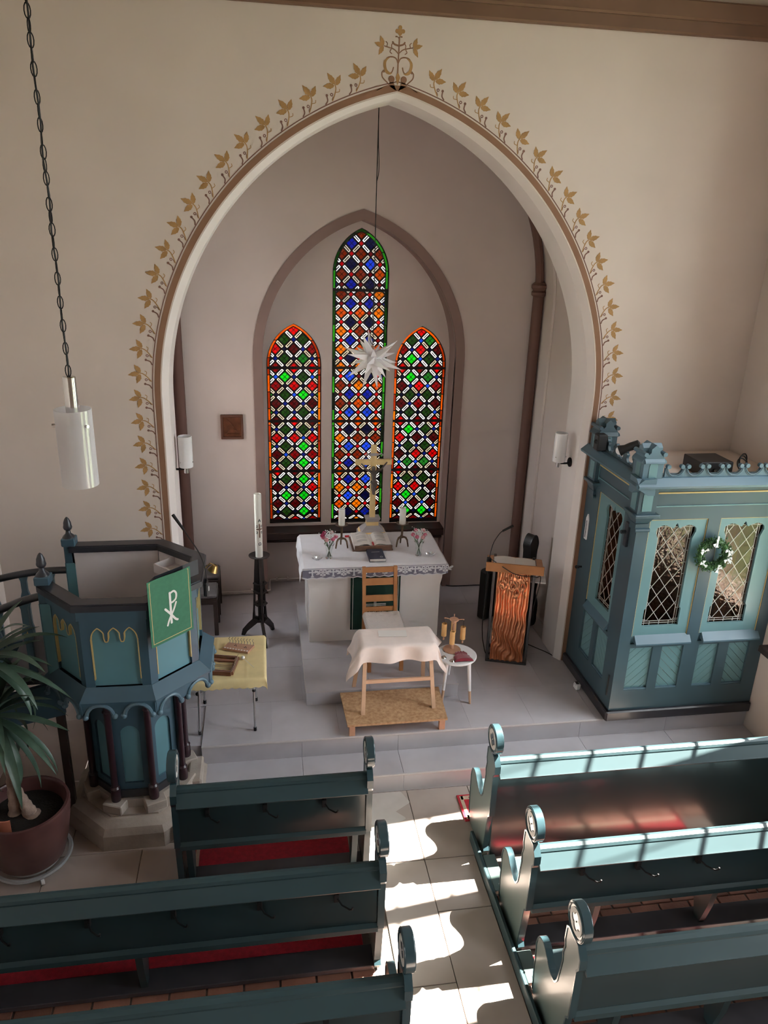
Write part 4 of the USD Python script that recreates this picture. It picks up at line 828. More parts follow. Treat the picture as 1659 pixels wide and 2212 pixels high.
obj('bird', hull([(0, 8.75, 2.5)]*1 + [(x, y_, z_) for x, z_ in bird.exterior.coords for y_ in (8.752, 8.766)]) if False else ext_y(bird, 8.752, 8.766), M['plaque'], pq); obj('branch', tube([(q5(.2, .14)[0], 8.762, q5(.2, .14)[1]), (q5(.5, .2)[0], 8.762, q5(.5, .2)[1]), (q5(.9, .15)[0], 8.762, q5(.9, .15)[1])], .006, 6), M['plaque'], pq)
stt = thing('paper_star', 'white many-pointed paper star hanging before the windows', 'star', (1.15, 8.0, 3.46)); SC = np.array([1.153, 8.0, 3.46])
dirs = [d for d in ((a, b, c) for a in (-1, 0, 1) for b in (-1, 0, 1) for c in (-1, 0, 1)) if any(d)]
ra = trimesh.transformations.euler_matrix(.25, .2, .5)[:3, :3]
for d in dirs:
    d0 = np.array(d, float); d0 /= np.linalg.norm(d0); n = 3 if sum(map(abs, d)) == 3 else 4; L = .34 if n == 4 else .25; rb_ = .052 if n == 4 else .042
    d1 = ra@d0; a = np.array([0, 0, 1.0]) if abs(d1[2]) < .8 else np.array([1.0, 0, 0]); u = np.cross(d1, a); u /= np.linalg.norm(u); w = np.cross(d1, u)
    if d1[2] > .93: continue
    base = SC+d1*.075; pts = [base+rb_*(u*math.cos(k*2*math.pi/n+.78)+w*math.sin(k*2*math.pi/n+.78)) for k in range(n)] + [SC+d1*L]
    obj('spike', hull(pts), M['star'], stt, smooth=False)
obj('core', trimesh.creation.icosphere(1, .088), M['star'], stt, smooth=False, local=True); stt_core = stage.GetPrimAtPath(stt.path+'/core'); UsdGeom.Xformable(stt_core).AddTranslateOp().Set(Gf.Vec3d(*(SC-stt.loc)))
obj('socket', cyl(SC+np.array([0, 0, .085]), .018, .05, 12), M['chime'], stt)
obj('star_cable', cat_([tube(curve([(1.153, 8.0, 3.60), (1.152, 8.0, 4.1), (1.148, 8.0, 4.7), (1.149, 8.0, 5.2), (1.152, 8.0, 5.85), (1.152, 8.0, 6.3)], 6), .005, 6), tube(curve([(1.149, 8.0, 5.18), (1.165, 8.0, 5.25), (1.166, 8.0, 5.36), (1.158, 8.0, 5.5), (1.152, 8.0, 5.7)], 6), .004, 6), tube(curve([(1.153, 8.0, 3.6), (1.12, 8.0, 3.66), (1.135, 8.0, 3.8), (1.15, 8.0, 4.2)], 6), .004, 6)]), M['black'], label='thin dark cable from which the paper star hangs', cat='cable')
pe = thing('pendant_lamp', 'pendant lamp with white glass cylinder and chrome tube on a long chain', 'lamp', (-1.03, 4.2, 3.36)); PX, PY = -1.01, 4.2
zb = 3.355
obj('inner_shade', lathe([(0, .0), (.064, .0), (.070, .006), (.070, .385), (.03, .392), (0, .392)], (PX, PY, zb+.004), 32), M['opal'], pe, smooth=40)
obj('outer_shade', lathe([(.094, .0), (.096, .0), (.096, .425), (.094, .425), (.094, 0)], (PX, PY, zb), 40), M['clear_opal'], pe, smooth=40)
obj('chrome_tube', lathe([(0, 0), (.034, 0), (.034, .20), (.03, .204), (0, .204)], (PX, PY, zb+.395), 24), M['chrome'], pe, smooth=40)
for a in (200, 320, 80): obj('screw', tube([(PX+.07*math.cos(math.radians(a)), PY+.07*math.sin(math.radians(a)), zb+.345), (PX+.112*math.cos(math.radians(a)), PY+.112*math.sin(math.radians(a)), zb+.345)], .009, 10), M['chrome'], pe)
z = zb+.598; k = 0
obj('cord', tube([(PX+.004*math.sin(i*1.3), PY+.004*math.cos(i*1.7), zb+.6+i*.08) for i in range(38)], .0045, 6), M['black'], pe)
while z < 6.1:
    L_ = .062; p = [(.0135*math.sin(a), 0, L_/2+L_/2*1.05*math.cos(a)) for a in np.linspace(0, 2*math.pi, 13)[:-1]]
    obj('chain_link', xf(tube(p, .0028, 5, True), rz=25+90*(k % 2)+rnd.uniform(-25, 25), t=(PX, PY, z)), M['iron'], pe); z += L_-.004; k += 1
# ---------------------------------------------------------------- paschal candle
pc = thing('candle_stand', 'tall dark iron candle stand with three legs and a round dish', 'candle stand', (-.085, 7.66, ZC)); PCX, PCY = -.085, 7.655
for a in (-78, 155, 55):
    c, s = math.cos(math.radians(a)), math.sin(math.radians(a))
    pl = Polygon([(.05, 1.36), (.012, 1.36), (.012, .64), (.02, .58), (.10, .50), (.17, .43), (.205, ZC), (.245, ZC), (.225, .45), (.16, .535), (.10, .60), (.085, .75), (.072, 1.0)])
    pl = pl.difference(Polygon([(.03, .64), (.068, .64), (.072, .70), (.066, .78), (.03, .78)]).buffer(.004)).difference(Polygon([(.03, .82), (.062, .82), (.058, .93), (.03, .93)]).buffer(.004))
    m_ = ext_y(pl, -.013, .013); obj('leg', xf(m_, rz=a, t=(PCX, PCY, 0)), M['iron_dark'], pc)
obj('ring', cat_([lathe([(.045, z_), (.078, z_), (.078, z_+.012), (.045, z_+.012), (.045, z_)], (PCX, PCY, 0), 6) for z_ in (.60, .80, .95, 1.05)]), M['iron_dark'], pc)
obj('dish', lathe([(0, 1.36), (.05, 1.36), (.112, 1.385), (.114, 1.392), (.05, 1.374), (0, 1.374)], (PCX, PCY, 0), 36), M['iron_dark'], pc)
pk = thing('paschal_candle', 'tall white paschal candle with cross, Alpha, Omega and year', 'candle', (PCX, PCY, 1.375))
obj('candle', lathe([(0, 1.375), (.039, 1.375), (.039, 2.085), (.036, 2.095), (.028, 2.07), (0, 2.06)], (PCX, PCY, 0), 32), M['wax'], pk, smooth=40)
def on_cyl(m, r):
    v = m.vertices.copy(); a = v[:, 0]/r; d = v[:, 1]; m.vertices = np.c_[PCX+(r+d)*np.sin(a+.02), PCY-(r+d)*np.cos(a+.02), v[:, 2]]; return m
def ctext(s, h, x, z_):
    m = meshkit.text_mesh(s, h, .0012, True); v = m.vertices; w = (v[:, 0].min()+v[:, 0].max())/2; m.vertices = np.c_[x+v[:, 0]-w, v[:, 2], z_+v[:, 1]]; return on_cyl(m, .0392)
for nm, s, h, x, z_ in (('alpha', 'A', .032, .012, 1.79), ('omega', 'Ω', .032, .012, 1.52), ('year_digit', '2', .026, -.016, 1.725), ('year_digit', '0', .026, .036, 1.725), ('year_digit', '2', .026, -.016, 1.655), ('year_digit', '0', .026, .036, 1.655)): obj(nm, ctext(s, h, x, z_), M['black'], pk, smooth=False)
crs = cat_([bb(.005, .017, 0, .004, 1.61, 1.765), bb(-.022, .04, 0, .004, 1.70, 1.712)]); crs = crs.subdivide().subdivide()
obj('wax_cross', on_cyl(crs, .0392), M['leather'], pk)
# ---------------------------------------------------------------- folding table with instruments
ft = thing('folding_table', 'folding table with slim aluminium legs beside the pulpit', 'table', (-.36, 6.1, ZC)); zf = 1.08
for (a, b) in ((-.645, 5.955), (-.148, 5.96), (-.632, 6.44), (-.14, 6.435)):
    lg = obj('leg', tube([(a, b, ZC+.03), (a+(.02 if a < -.4 else -.0), b-.03*(b > 6.2), zf-.03)], .011, 10), M['alu'], ft); obj('foot', cyl((a, b, ZC), .015, .035, 12), M['black'], lg)
    obj('joint', ball((a, b, .80), .018, sub=1), M['black'], lg)
obj('brace', cat_([tube([(-.645, 5.955, .80), (-.40, 5.955, .90), (-.148, 5.96, .80)], .006, 6), tube([(-.145, 5.96, .80), (-.14, 6.435, .80)], .006, 6)]), M['alu'], ft)
obj('table_top', bb(-.66, -.05, 5.72, 6.44, zf-.025, zf, .004), M['alu'], ft)
yc_ = thing('yellow_cloth', 'pale yellow tablecloth with scalloped edge on the folding table', 'cloth', (-.36, 6.1, zf))
def yf(u, v):
    m_ = drape(-.665, -.045, 5.715, 6.445, zf+.006, (.03, .035, .085, .01), .004, 1, 1); return None
dd = drape(-.665, -.045, 5.715, 6.445, zf+.006, (.03, .035, .08, .01), .004, 60, 60, seed=5); v = dd.vertices.copy()
fold = lambda x, c: np.exp(-((x-c)/.006)**2); v[:, 2] += .004*(fold(v[:, 0], -.48)+fold(v[:, 0], -.20)) * (v[:, 2] > zf); low = v[:, 2] < zf-.055; v[low, 2] -= .012*np.abs(np.sin(v[low, 0]*48)); dd.vertices = v
obj('cloth', thick(dd, .002), M['yellow'], yc_, smooth=True)
zi = zf+.012
ly = thing('frame_psaltery', 'dark wooden stringed frame instrument lying on the yellow cloth', 'instrument', (-.47, 5.95, zi))
fr_ = [(-.635, 5.84), (-.33, 5.77), (-.285, 6.02), (-.56, 6.085)]
def lw(a, b, w, h, z0=zi): 
    a, b = np.array(a), np.array(b); d = (b-a)/np.linalg.norm(b-a); n = np.array([-d[1], d[0]])*w/2
    return hull([(*(p+s*n), z_) for p in (a, b) for s in (-1, 1) for z_ in (z0, z0+h)])
obj('front_bar', lw(fr_[0], fr_[1], .035, .035), M['walnut'], ly); obj('back_bar', lw(fr_[3], fr_[2], .02, .03), M['walnut'], ly)
obj('side_bar', cat_([lw((-.635, 5.82), (-.60, 5.96), .035, .03), lw((-.60, 5.96), (-.545, 6.09), .03, .03)]), M['walnut'], ly); obj('side_bar', lw(fr_[1], fr_[2], .03, .03), M['walnut'], ly)
obj('bow', cat_([hull([(*p, z_) for p in ((-.565, 5.985), (-.44, 5.925), (-.31, 5.905), (-.31, 5.925), (-.44, 5.955), (-.565, 6.0)) for z_ in (zi+.04, zi+.055)])]), M['walnut'], ly)
for i in range(9):
    t_ = i/8; a = np.array(fr_[0])*(1-t_)+np.array(fr_[3])*t_; b = np.array(fr_[1])*(1-t_)+np.array(fr_[2])*t_
    obj('string', tube([(a[0], a[1], zi+.036), (b[0], b[1], zi+.036)], .0012, 4), M['alu'], ly)
    obj('tuning_pin', cat_([tube([(b[0], b[1], zi+.03), (b[0]+.008, b[1], zi+.055)], .003, 6), tube([(a[0], a[1], zi+.03), (a[0]-.008, a[1], zi+.055)], .003, 6)]), M['chrome'], ly)
kb = thing('tongue_zither', 'flat wooden instrument board with a row of curved metal prongs', 'instrument', (-.27, 6.22, zi))
bp_ = [(-.42, 6.20), (-.195, 6.105), (-.135, 6.225), (-.375, 6.30)]
obj('board', hull([(*p, z_) for p in bp_ for z_ in (zi, zi+.02)]), M['chime'], kb)
for i in range(9):
    t_ = (i+.5)/9; b = np.array(bp_[3])*(1-t_)+np.array(bp_[2])*t_; f0 = np.array(bp_[0])*(1-t_)+np.array(bp_[1])*t_
    obj('prong', tube([(b[0], b[1]-.01, zi+.02), (b[0]+.004, b[1]+.005, zi+.04), (b[0]-.008, b[1]+.008, zi+.055), (b[0]+.002, b[1]+.012, zi+.07)], .0026, 6), M['chrome'], kb)
    d_ = f0*.88+b*.12; obj('inlay_dot', lathe([(0, .0), (.009, 0), (.008, .0015), (0, .0015)], (d_[0], d_[1], zi+.02), 10), M['paper'], kb)
obj('sound_hole', cat_([lathe([(0, 0), (.006, 0), (.006, .001), (0, .001)], (x, y_, zi+.0198), 10) for x, y_ in ((-.315, 6.235), (-.30, 6.225), (-.305, 6.245), (-.225, 6.19), (-.21, 6.182), (-.215, 6.2))]), M['black'], kb, kind='stuff')
obj('beater', cat_([tube([(-.235, 6.02, zi+.012), (-.14, 5.87, zi+.003)], .002, 6), ball((-.237, 6.025, zi+.014), .017, sub=2)]), M['white_gloss'], label='thin beater with white ball head on the yellow cloth', cat='beater')
# stools and case behind the pulpit
def stool(x, y, label):
    t = thing('upholstered_stool', label, 'stool', (x, y, ZC), group='dark stools behind the pulpit')
    for a in (-.17, .17):
        for b in (-.15, .15): obj('leg', bb(x+a-.022, x+a+.022, y+b-.022, y+b+.022, ZC, .80, .003), M['dark_wood'], t)
    obj('seat_rail', bb(x-.19, x+.19, y-.17, y+.17, .76, .83, .004), M['dark_wood'], t); obj('seat_pad', bb(x-.19, x+.19, y-.17, y+.17, .83, .885, .02), M['upholstery'], t)
    obj('backrest', bb(x-.215, x-.18, y-.17, y+.17, .83, 1.1, .01), M['dark_wood'], t)
stool(-.755, 7.93, 'dark chair with grey seat behind the pulpit, nearer the folding table'); stool(-.755, 8.42, 'dark chair with grey seat farther back against the chancel wall')
cb = thing('upright_case', 'tall dark panel-shaped case standing directly behind the pulpit', 'case', (-.62, 7.0, ZC)); cpoly = Polygon(curve([(-.17, 0), (.02, 0), (.02, .4), (.02, 1.05), (-.02, 1.12), (-.12, 1.10), (-.24, .9), (-.28, .5), (-.25, .15), (-.17, 0)], 5)).buffer(.005)
obj('shell', xf(ext_y(cpoly, -.06, .06), t=(-.68, 6.74, ZC+.005)), M['cap'], cb, smooth=40); obj('piping', xf(tube([(x, -.062, z_) for x, z_ in cpoly.exterior.coords], .006, 6), t=(-.68, 6.74, ZC+.005)), M['black'], cb)
# pipe along the chancel wall
hp = thing('heating_pipe', 'thin painted heating pipe along the foot of the chancel walls', 'pipe', (.2, 8.7, ZC))
obj('pipe', cat_([tube([(-.9, 8.755, ZC+.05), (.0, 8.755, ZC+.05), (.022, 8.765, ZC+.05), (.025, 9.06, ZC+.05), (.045, 9.085, ZC+.05), (2.23, 9.085, ZC+.05)], .012, 8), tube([(-.9, 8.765, ZC+.022), (-.03, 8.765, ZC+.022)], .01, 8)]), M['plaster_white'], hp)
for x in (-.6, -.2): obj('clip', bb(x-.01, x+.01, 8.742, 8.79, ZC+.03, ZC+.07), M['plaster_white'], hp)
for x in (.12, .26, 1.9): obj('clip', bb(x-.01, x+.01, 9.07, 9.11, ZC+.03, ZC+.07), M['plaster_white'], hp)
obj('floor_cable', tube(curve([(2.0, 9.07, ZC+.02), (2.25, 8.9, ZC+.008), (2.35, 8.76, ZC+.012), (2.7, 8.75, ZC+.01), (3.0, 8.74, ZC+.01)], 6), .007, 6), M['black'], label='black cable along the foot of the wall right of the altar', cat='cable')
# ---------------------------------------------------------------- glazed wooden booth on the right
bo = thing('wooden_booth', 'teal wooden booth with leaded windows and scroll cresting, right of the arch', 'booth', (3.9, 6.3, ZC)); BF, BX, BZ = 5.75, 3.2, 2.70
def ogee(x0, x1, z0, z1):
    """window opening with cusped head"""
    w = x1-x0; h = .075
    p = [(x0, z0), (x1, z0), (x1, z0+.17), (x1-.014, z0+.19), (x1-.014, z1-h-.06), (x1+.008, z1-h)] + [tuple(q) for q in curve([(x1+.012, z1-h), (x1+.002, z1-.03), (x1-w*.16, z1-.004), (x1-w*.33, z1-.02), (x1-w*.42, z1-.035), (x0+w*.5, z1+.012), (x0+w*.42, z1-.035), (x0+w*.33, z1-.02), (x0+w*.16, z1-.004), (x0-.002, z1-.03), (x0-.012, z1-h)], 6)] + [(x0-.008, z1-h), (x0+.014, z1-h-.06), (x0+.014, z0+.19), (x0, z0+.17)]
    return Polygon(p).buffer(0)
def facade(P, ext_, s, x0, x1, wins, panels, par, side=False):
    """P: depth axis position of the face, s: outward sign; wins: (x0, x1, frame x0, x1)"""
    fr = sbox(x0, ZC, x1, BZ)
    for w in wins: fr = fr.difference(sbox(w[2], 1.19, w[3], 2.43))
    for p in panels: fr = fr.difference(sbox(p[0], .69, p[1], 1.15))
    E = lambda g, a, b: ext_(g, *sorted((P+s*a, P+s*b)))
    obj('frame', E(fr, -.05, 0), M['teal_d'], par)
    for w in wins:
        hole = ogee(w[0], w[1], 1.37, 2.375)
        wf_ = obj('window_surround', E(sbox(w[2], 1.27, w[3], 2.43).difference(hole), -.035, -.012), M['teal_l'], par)
        obj('gilt_edge', E(sbox(w[2], 1.27, w[3], 2.43).difference(sbox(w[2]+.007, 1.20, w[3]-.007, 2.423)), -.012, -.006), M['gold'], wf_)
        obj('sill_board', cat_([E(sbox(w[2]+.01, 1.19, w[3]-.01, 1.27), -.04, -.02)] + ([hull([(x, P+s*a, z_) for x in (w[2]+.035, w[3]+.03) for a, z_ in ((-.03, 1.30), (-.03, 1.21), (.045, 1.195), (.045, 1.21))])] if not side else [hull([(P+s*a, y_, z_) for y_ in (w[2]+.02, w[3]-.02) for a, z_ in ((-.03, 1.30), (-.03, 1.21), (.03, 1.195), (.03, 1.21))])])), M['teal_m'], par)
        gx0, gx1, gz0, gz1 = w[0]-.01, w[1]+.01, 1.36, 2.39; box_ = sbox(gx0, gz0, gx1, gz1); inn_ = sbox(gx0+.045, gz0+.045, gx1-.045, gz1-.045); ln = []
        for a, b, c, d in ((gx0+.024, gz0, gx0+.024, gz1), (gx1-.024, gz0, gx1-.024, gz1), (gx0, gz0+.024, gx1, gz0+.024), (gx0, gz1-.024, gx1, gz1-.024)): ln.append(LineString([(a, b), (c, d)]).buffer(.0035))
        for a, b, c, d in ((gx0+.045, gz0, gx0+.045, gz1), (gx1-.045, gz0, gx1-.045, gz1), (gx0, gz0+.045, gx1, gz0+.045), (gx0, gz1-.045, gx1, gz1-.045)): ln.append(LineString([(a, b), (c, d)]).buffer(.0035))
        for k in range(9): z_ = gz0+.06+.115*k; ln += [LineString([(a, z_), (a+.045, z_)]).buffer(.0035) for a in (gx0, gx1-.045)]
        for k in range(3): x_ = gx0+.1+.095*k; ln += [LineString([(x_, a), (x_, a+.045)]).buffer(.0035) for a in (gz0, gz1-.045)]
        dx, dz = .127, .176; cx, cz = (gx0+gx1)/2, gz0+.045
        for k in range(-12, 14):
            for m_ in (-1, 1): ln.append(LineString([(cx+k*dx-m_*8*dx, cz-8*dz), (cx+k*dx+m_*10*dx, cz+10*dz)]).buffer(.0032).intersection(inn_))
        came = unary_union(ln).intersection(box_)
        obj('lead_lattice', E(came, -.050, -.043), M['lead_light'], wf_, smooth=False)
        cells = polys(box_.difference(came))
        for cpoly in cells:
            if cpoly.area > 2e-3: obj('pane', E(cpoly.buffer(.001), -.049, -.045), rb.choice(GL), wf_, smooth=False)
        small = unary_union([c.buffer(.001) for c in cells if c.area <= 2e-3])
        obj('edge_pane', E(small, -.049, -.045), GL[0], wf_, smooth=False, kind='stuff')
    for q_, p in enumerate(panels):
        pb = sbox(p[0], .69, p[1], 1.15); sg = 1 if q_ % 2 else -1; w_ = .062; k = -14
        c = ((p[0]+p[1])/2, .92)
        for k in range(-6, 7):
            st_ = affinity.rotate(sbox(c[0]-1, c[1]+k*w_+.0012, c[0]+1, c[1]+(k+1)*w_-.0012), -45*sg, origin=c).intersection(pb)
            if st_.area > 1e-4: obj('panel_board', E(st_, -.04, -.022), M['teal_l'], par)
        obj('panel_ledge', cat_([E(sbox(p[0], .69, p[1], .705), -.03, -.004)]), M['teal_m'], par)
rb = random.Random(11)
def boothglass(nm, c, f):
    n = {'tc': ('texture_coordinate', {}), 'nb': ('noise_texture', dict(scale=30.0, detail=2.0)), 'bp': ('bump', dict(strength=.22, distance=.02)), 't': ('transparent_bsdf', dict(color=c)), 'g': ('glossy_bsdf', dict(color=(.9, .85, .8), roughness=.06)), 'm': ('mix_closure', dict(fac=f))}
    return usdkit.material(stage, '/World/Looks/'+nm, n, [('tc.object', 'nb.vector'), ('nb.fac', 'bp.height'), ('bp.normal', 'g.normal'), ('t.BSDF', 'm.closure1'), ('g.BSDF', 'm.closure2')], surface='m.closure')
GL = [boothglass('booth_glass_%d' % i, c, f) for i, (c, f) in enumerate((((.70, .55, .45), .05), ((.6, .46, .38), .07), ((.75, .62, .52), .045)))]
facade(BF, ext_y, -1, BX, 4.685, [(3.405, 3.765, 3.315, 3.87), (4.06, 4.43, 3.99, 4.575)], [(3.321, 3.551), (3.643, 3.861), (4.018, 4.224), (4.328, 4.545)], bo)
facade(BX, ext_x, -1, BF+.05, 6.84, [(6.06, 6.37, 6.0, 6.545)], [(5.97, 6.225), (6.31, 6.55)], bo, side=True)
obj('inner_wall', cat_([bb(3.26, 4.68, 6.78, 6.83, ZC, BZ), bb(3.26, 4.68, 5.9, 6.8, ZC, ZC+.03), bb(4.64, 4.68, 5.85, 6.8, ZC, BZ), bb(3.3, 4.6, 6.5, 6.78, ZC, 1.25), bb(3.26, 4.66, 5.82, 6.8, BZ-.06, BZ-.03)]), M['brown_int'], bo)
obj('inner_post', bb(4.36, 4.44, 6.05, 6.13, ZC, 2.6, .01), M['amber_wood'], bo); obj('roof_board', bb(3.22, 4.685, 5.77, 6.83, BZ, BZ+.04), M['plaster'], bo)
for a, b in ((2.55, 2.562), (2.672, 2.686)): obj('frieze_line', cat_([bb(3.33, 4.68, BF-.010, BF, a, b, .002), bb(BX-.010, BX, BF+.15, 6.80, a, b, .002)]), M['teal_l' if a < 2.6 else 'gold'], bo)
cpf = [(0, 2.69), (.02, 2.70), (.045, 2.72), (.115, 2.755), (.12, 2.775), (.05, 2.83), (-.06, 2.84), (-.06, 2.69)]
obj('cornice', cat_([ext_x(Polygon([(BF-a, z_) for a, z_ in cpf]), BX-.10, 4.685), ext_y(Polygon([(BX-a, z_) for a, z_ in cpf]), BF-.10, 6.84)]), M['teal_m'], bo)
obj('plinth', cat_([bb(BX-.03, 4.685, BF-.035, BF+.03, ZC, .475, .012), bb(BX-.035, BX+.03, BF-.03, 6.84, ZC, .475, .012)]), M['cap'], bo)
# corner pilasters, brackets and pinnacles
for cy2, nm in ((5.80, 'pinnacle'), (6.70, 'pinnacle')):
    x0, x1, y0, y1 = BX-.055, BX+.125, cy2-.105, cy2+.075
    pil = obj('pilaster', bb(x0+.01, x1, y0+.01, y1, 2.50, 2.72), M['teal_d'], bo); obj('light_inlay', cat_([bb(x0+.045, x1-.045, y0+.004, y0+.012, 2.53, 2.70), bb(x0+.004, x0+.012, y0+.045, y1-.045, 2.53, 2.70)]), M['teal_l'], pil)
    obj('bracket', cat_([bb(x0-.02, x1+.03, y0-.03, y1+.02, 2.475, 2.505, .005), hull([(x, y_, z_) for x, y_, z_ in ((x0, y0, 2.475), (x1, y0, 2.475), (x0, y1, 2.475), (x1, y1, 2.475), (x0+.035, y0+.05, 2.40), (x1-.03, y0+.05, 2.40), (x0+.035, y1-.03, 2.40), (x1-.03, y1-.03, 2.40))]), hull([(x, y_, z_) for x in (x0+.03, x1-.03) for y_ in (y0+.04, y1-.03) for z_ in (2.335, 2.40)]), tube([(x0+.025, y0+.035, 2.345), (x1-.02, y0+.035, 2.345)], .02, 8)]), M['teal_d'], bo)
    gb_ = affinity.scale(Polygon([(0, 2.82), (.14, 2.82), (.14, 2.955), (.16, 2.965), (.155, 2.985), (.10, 3.055), (.10, 3.085), (.07, 3.12), (.04, 3.085), (.04, 3.055), (-.015, 2.985), (-.02, 2.965), (0, 2.955)]), .18/.14, 1, origin=(0, 0))
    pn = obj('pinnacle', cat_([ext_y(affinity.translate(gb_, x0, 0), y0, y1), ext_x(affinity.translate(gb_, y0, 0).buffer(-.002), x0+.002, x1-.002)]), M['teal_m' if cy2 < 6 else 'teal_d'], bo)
    nic = Polygon(parch(.09, .038, .06, 2.93, 8, zb=2.83))
    obj('niche', cat_([ext_y(affinity.translate(nic, x0, 0), y0-.004, y0), ext_x(affinity.translate(nic, y0, 0), x0-.004, x0+.003)]), M['teal_l'], pn)
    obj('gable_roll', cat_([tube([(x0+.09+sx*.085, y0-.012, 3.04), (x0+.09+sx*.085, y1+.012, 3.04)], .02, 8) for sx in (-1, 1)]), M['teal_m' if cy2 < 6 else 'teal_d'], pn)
# cresting: a row of scrolls along the front, cusps along the side
zc = 2.835
for k in range(7):
    xa = 3.36+.183*k; c = (xa+.0915, zc+.085)
    arc = Point(*c).buffer(.088, 16).difference(Point(*c).buffer(.070, 16)).intersection(sbox(xa-.1, zc-.1, xa+.3, zc+.068))
    fill = sbox(xa, zc-.02, xa+.183, zc+.075).difference(Point(*c).buffer(.078))
    cs_ = obj('crest_scroll', cat_([ext_y(arc, BF-.035, BF-.005), ext_y(fill, BF-.03, BF-.01)]), M['teal_m'], bo); obj('curl', cat_([xf(cyl((0, 0, -.015), .019, .034, 14), rx=90, t=(c[0]+sx*.063, BF-.02, zc+.088)) for sx in (-1, 1)]), M['teal_m'], cs_)
    obj('curl_groove', cat_([tube([(c[0]+.079*math.cos(a), BF-.036, c[1]+.079*math.sin(a)) for a in np.linspace(math.pi*1.05, math.pi*1.95, 14)], .003, 5)]), M['teal_d'], cs_)
for k in range(4):
    ya = 5.86+.19*k; cz_ = zc
    cp = Polygon([(ya, cz_), (ya+.19, cz_)] + [tuple(q) for q in curve([(ya+.19, cz_+.03), (ya+.155, cz_+.02), (ya+.13, cz_+.05), (ya+.125, cz_+.08), (ya+.095, cz_+.11), (ya+.065, cz_+.08), (ya+.06, cz_+.05), (ya+.035, cz_+.02), (ya, cz_+.03)], 5)]).buffer(0)
    obj('crest_cusp', cat_([ext_x(cp, BX-.005, BX+.02), xf(cyl((0, 0, -.014), .022, .03, 12), ry=90, t=(BX+.006, ya+.095, cz_+.105)), xf(cyl((0, 0, -.014), .016, .028, 12), ry=90, t=(BX+.006, ya+.125, cz_+.082)), xf(cyl((0, 0, -.014), .016, .028, 12), ry=90, t=(BX+.006, ya+.065, cz_+.082))]), M['teal_d'], bo)
dn = obj('door_lock', cat_([bb(BX-.025, BX, 5.86, 5.92, 2.13, 2.36, .004), xf(cyl((0, 0, 0), .018, .05, 10), ry=-90, t=(BX-.02, 5.89, 2.27))]), M['cap'], bo)
obj('hinge', bb(BX-.010, BX, 5.82, 5.835, .60, .82), M['steel'], bo)
obj('latch', cat_([tube([(BX-.005, 6.72, 1.55), (BX-.05, 6.72, 1.555), (BX-.055, 6.68, 1.56)], .010, 6), ball((BX-.05, 6.74, 1.54), .018, sub=1)]), M['iron'], bo)
tm = thing('thermometer', 'white wall thermometer on the dark side of the booth', 'thermometer', (BX-.008, 6.72, 1.86)); obj('plate', ext_x(Polygon([(6.695, 1.86), (6.745, 1.86), (6.745, 2.08), (6.72, 2.13), (6.695, 2.08)]), BX-.012, BX), M['white_gloss'], tm); obj('scale', bb(BX-.014, BX-.011, 6.715, 6.725, 1.88, 2.06), M['steel'], tm)
dt = thing('door_stop', 'small white plastic gadget on the floor at the booth plinth', 'gadget', (3.11, 6.29, ZC)); obj('shell', bb(3.085, 3.145, 6.25, 6.33, ZC, ZC+.07, .015), M['white_gloss'], dt); obj('slot', bb(3.095, 3.125, 6.265, 6.315, ZC+.0695, ZC+.072), M['steel'], dt)
ar = thing('amplifier', 'black audio device lying on top of the booth, behind the scrolls', 'amplifier', (4.02, 6.15, BZ+.04)); obj('housing', bb(3.86, 4.18, 6.0, 6.3, BZ+.04, BZ+.17, .006), M['black'], ar); obj('knob', xf(cyl((0, 0, 0), .014, .015, 10), rx=90, t=(4.0, 6.0, BZ+.10)), M['chrome'], ar)
obj('coiled_cable', tube([(4.30+.055*math.cos(a), 6.05+.03*math.sin(a*1.1), BZ+.12+.055*math.sin(a)+.004*a) for a in np.linspace(0, 17, 90)], .006, 6), M['black'], label='coiled black cable on top of the booth beside the audio device', cat='cable')
sl = thing('clamp_spotlight', 'black clamp spotlight fixed to the front pinnacle of the booth', 'spotlight', (3.2, 5.95, 3.0))
sp0 = np.array([3.185, 6.0, 3.035]); sd = np.array([-.70, .35, -.42]); sd /= np.linalg.norm(sd)
obj('shell', tube([sp0-sd*.06, sp0-sd*.05, sp0+sd*.02, sp0+sd*.07, sp0+sd*.125], [.012, .034, .037, .034, .05], 18), M['black'], sl); obj('bulb', ball(sp0+sd*.118, .04, sub=2), M['opal'], sl); obj('joint', tube([sp0-sd*.02, sp0+np.array([.02, -.06, -.05]), sp0+np.array([.02, -.10, -.06])], .012, 8), M['black'], sl)
sk = thing('small_speaker', 'small black speaker box in front of the rear booth pinnacle', 'speaker', (3.13, 6.55, 2.83)); obj('housing', bb(3.09, 3.19, 6.50, 6.60, 2.84, 3.0, .012), M['black'], sk); obj('knob', ball((3.085, 6.53, 2.93), .02, sub=1), M['iron'], sk)
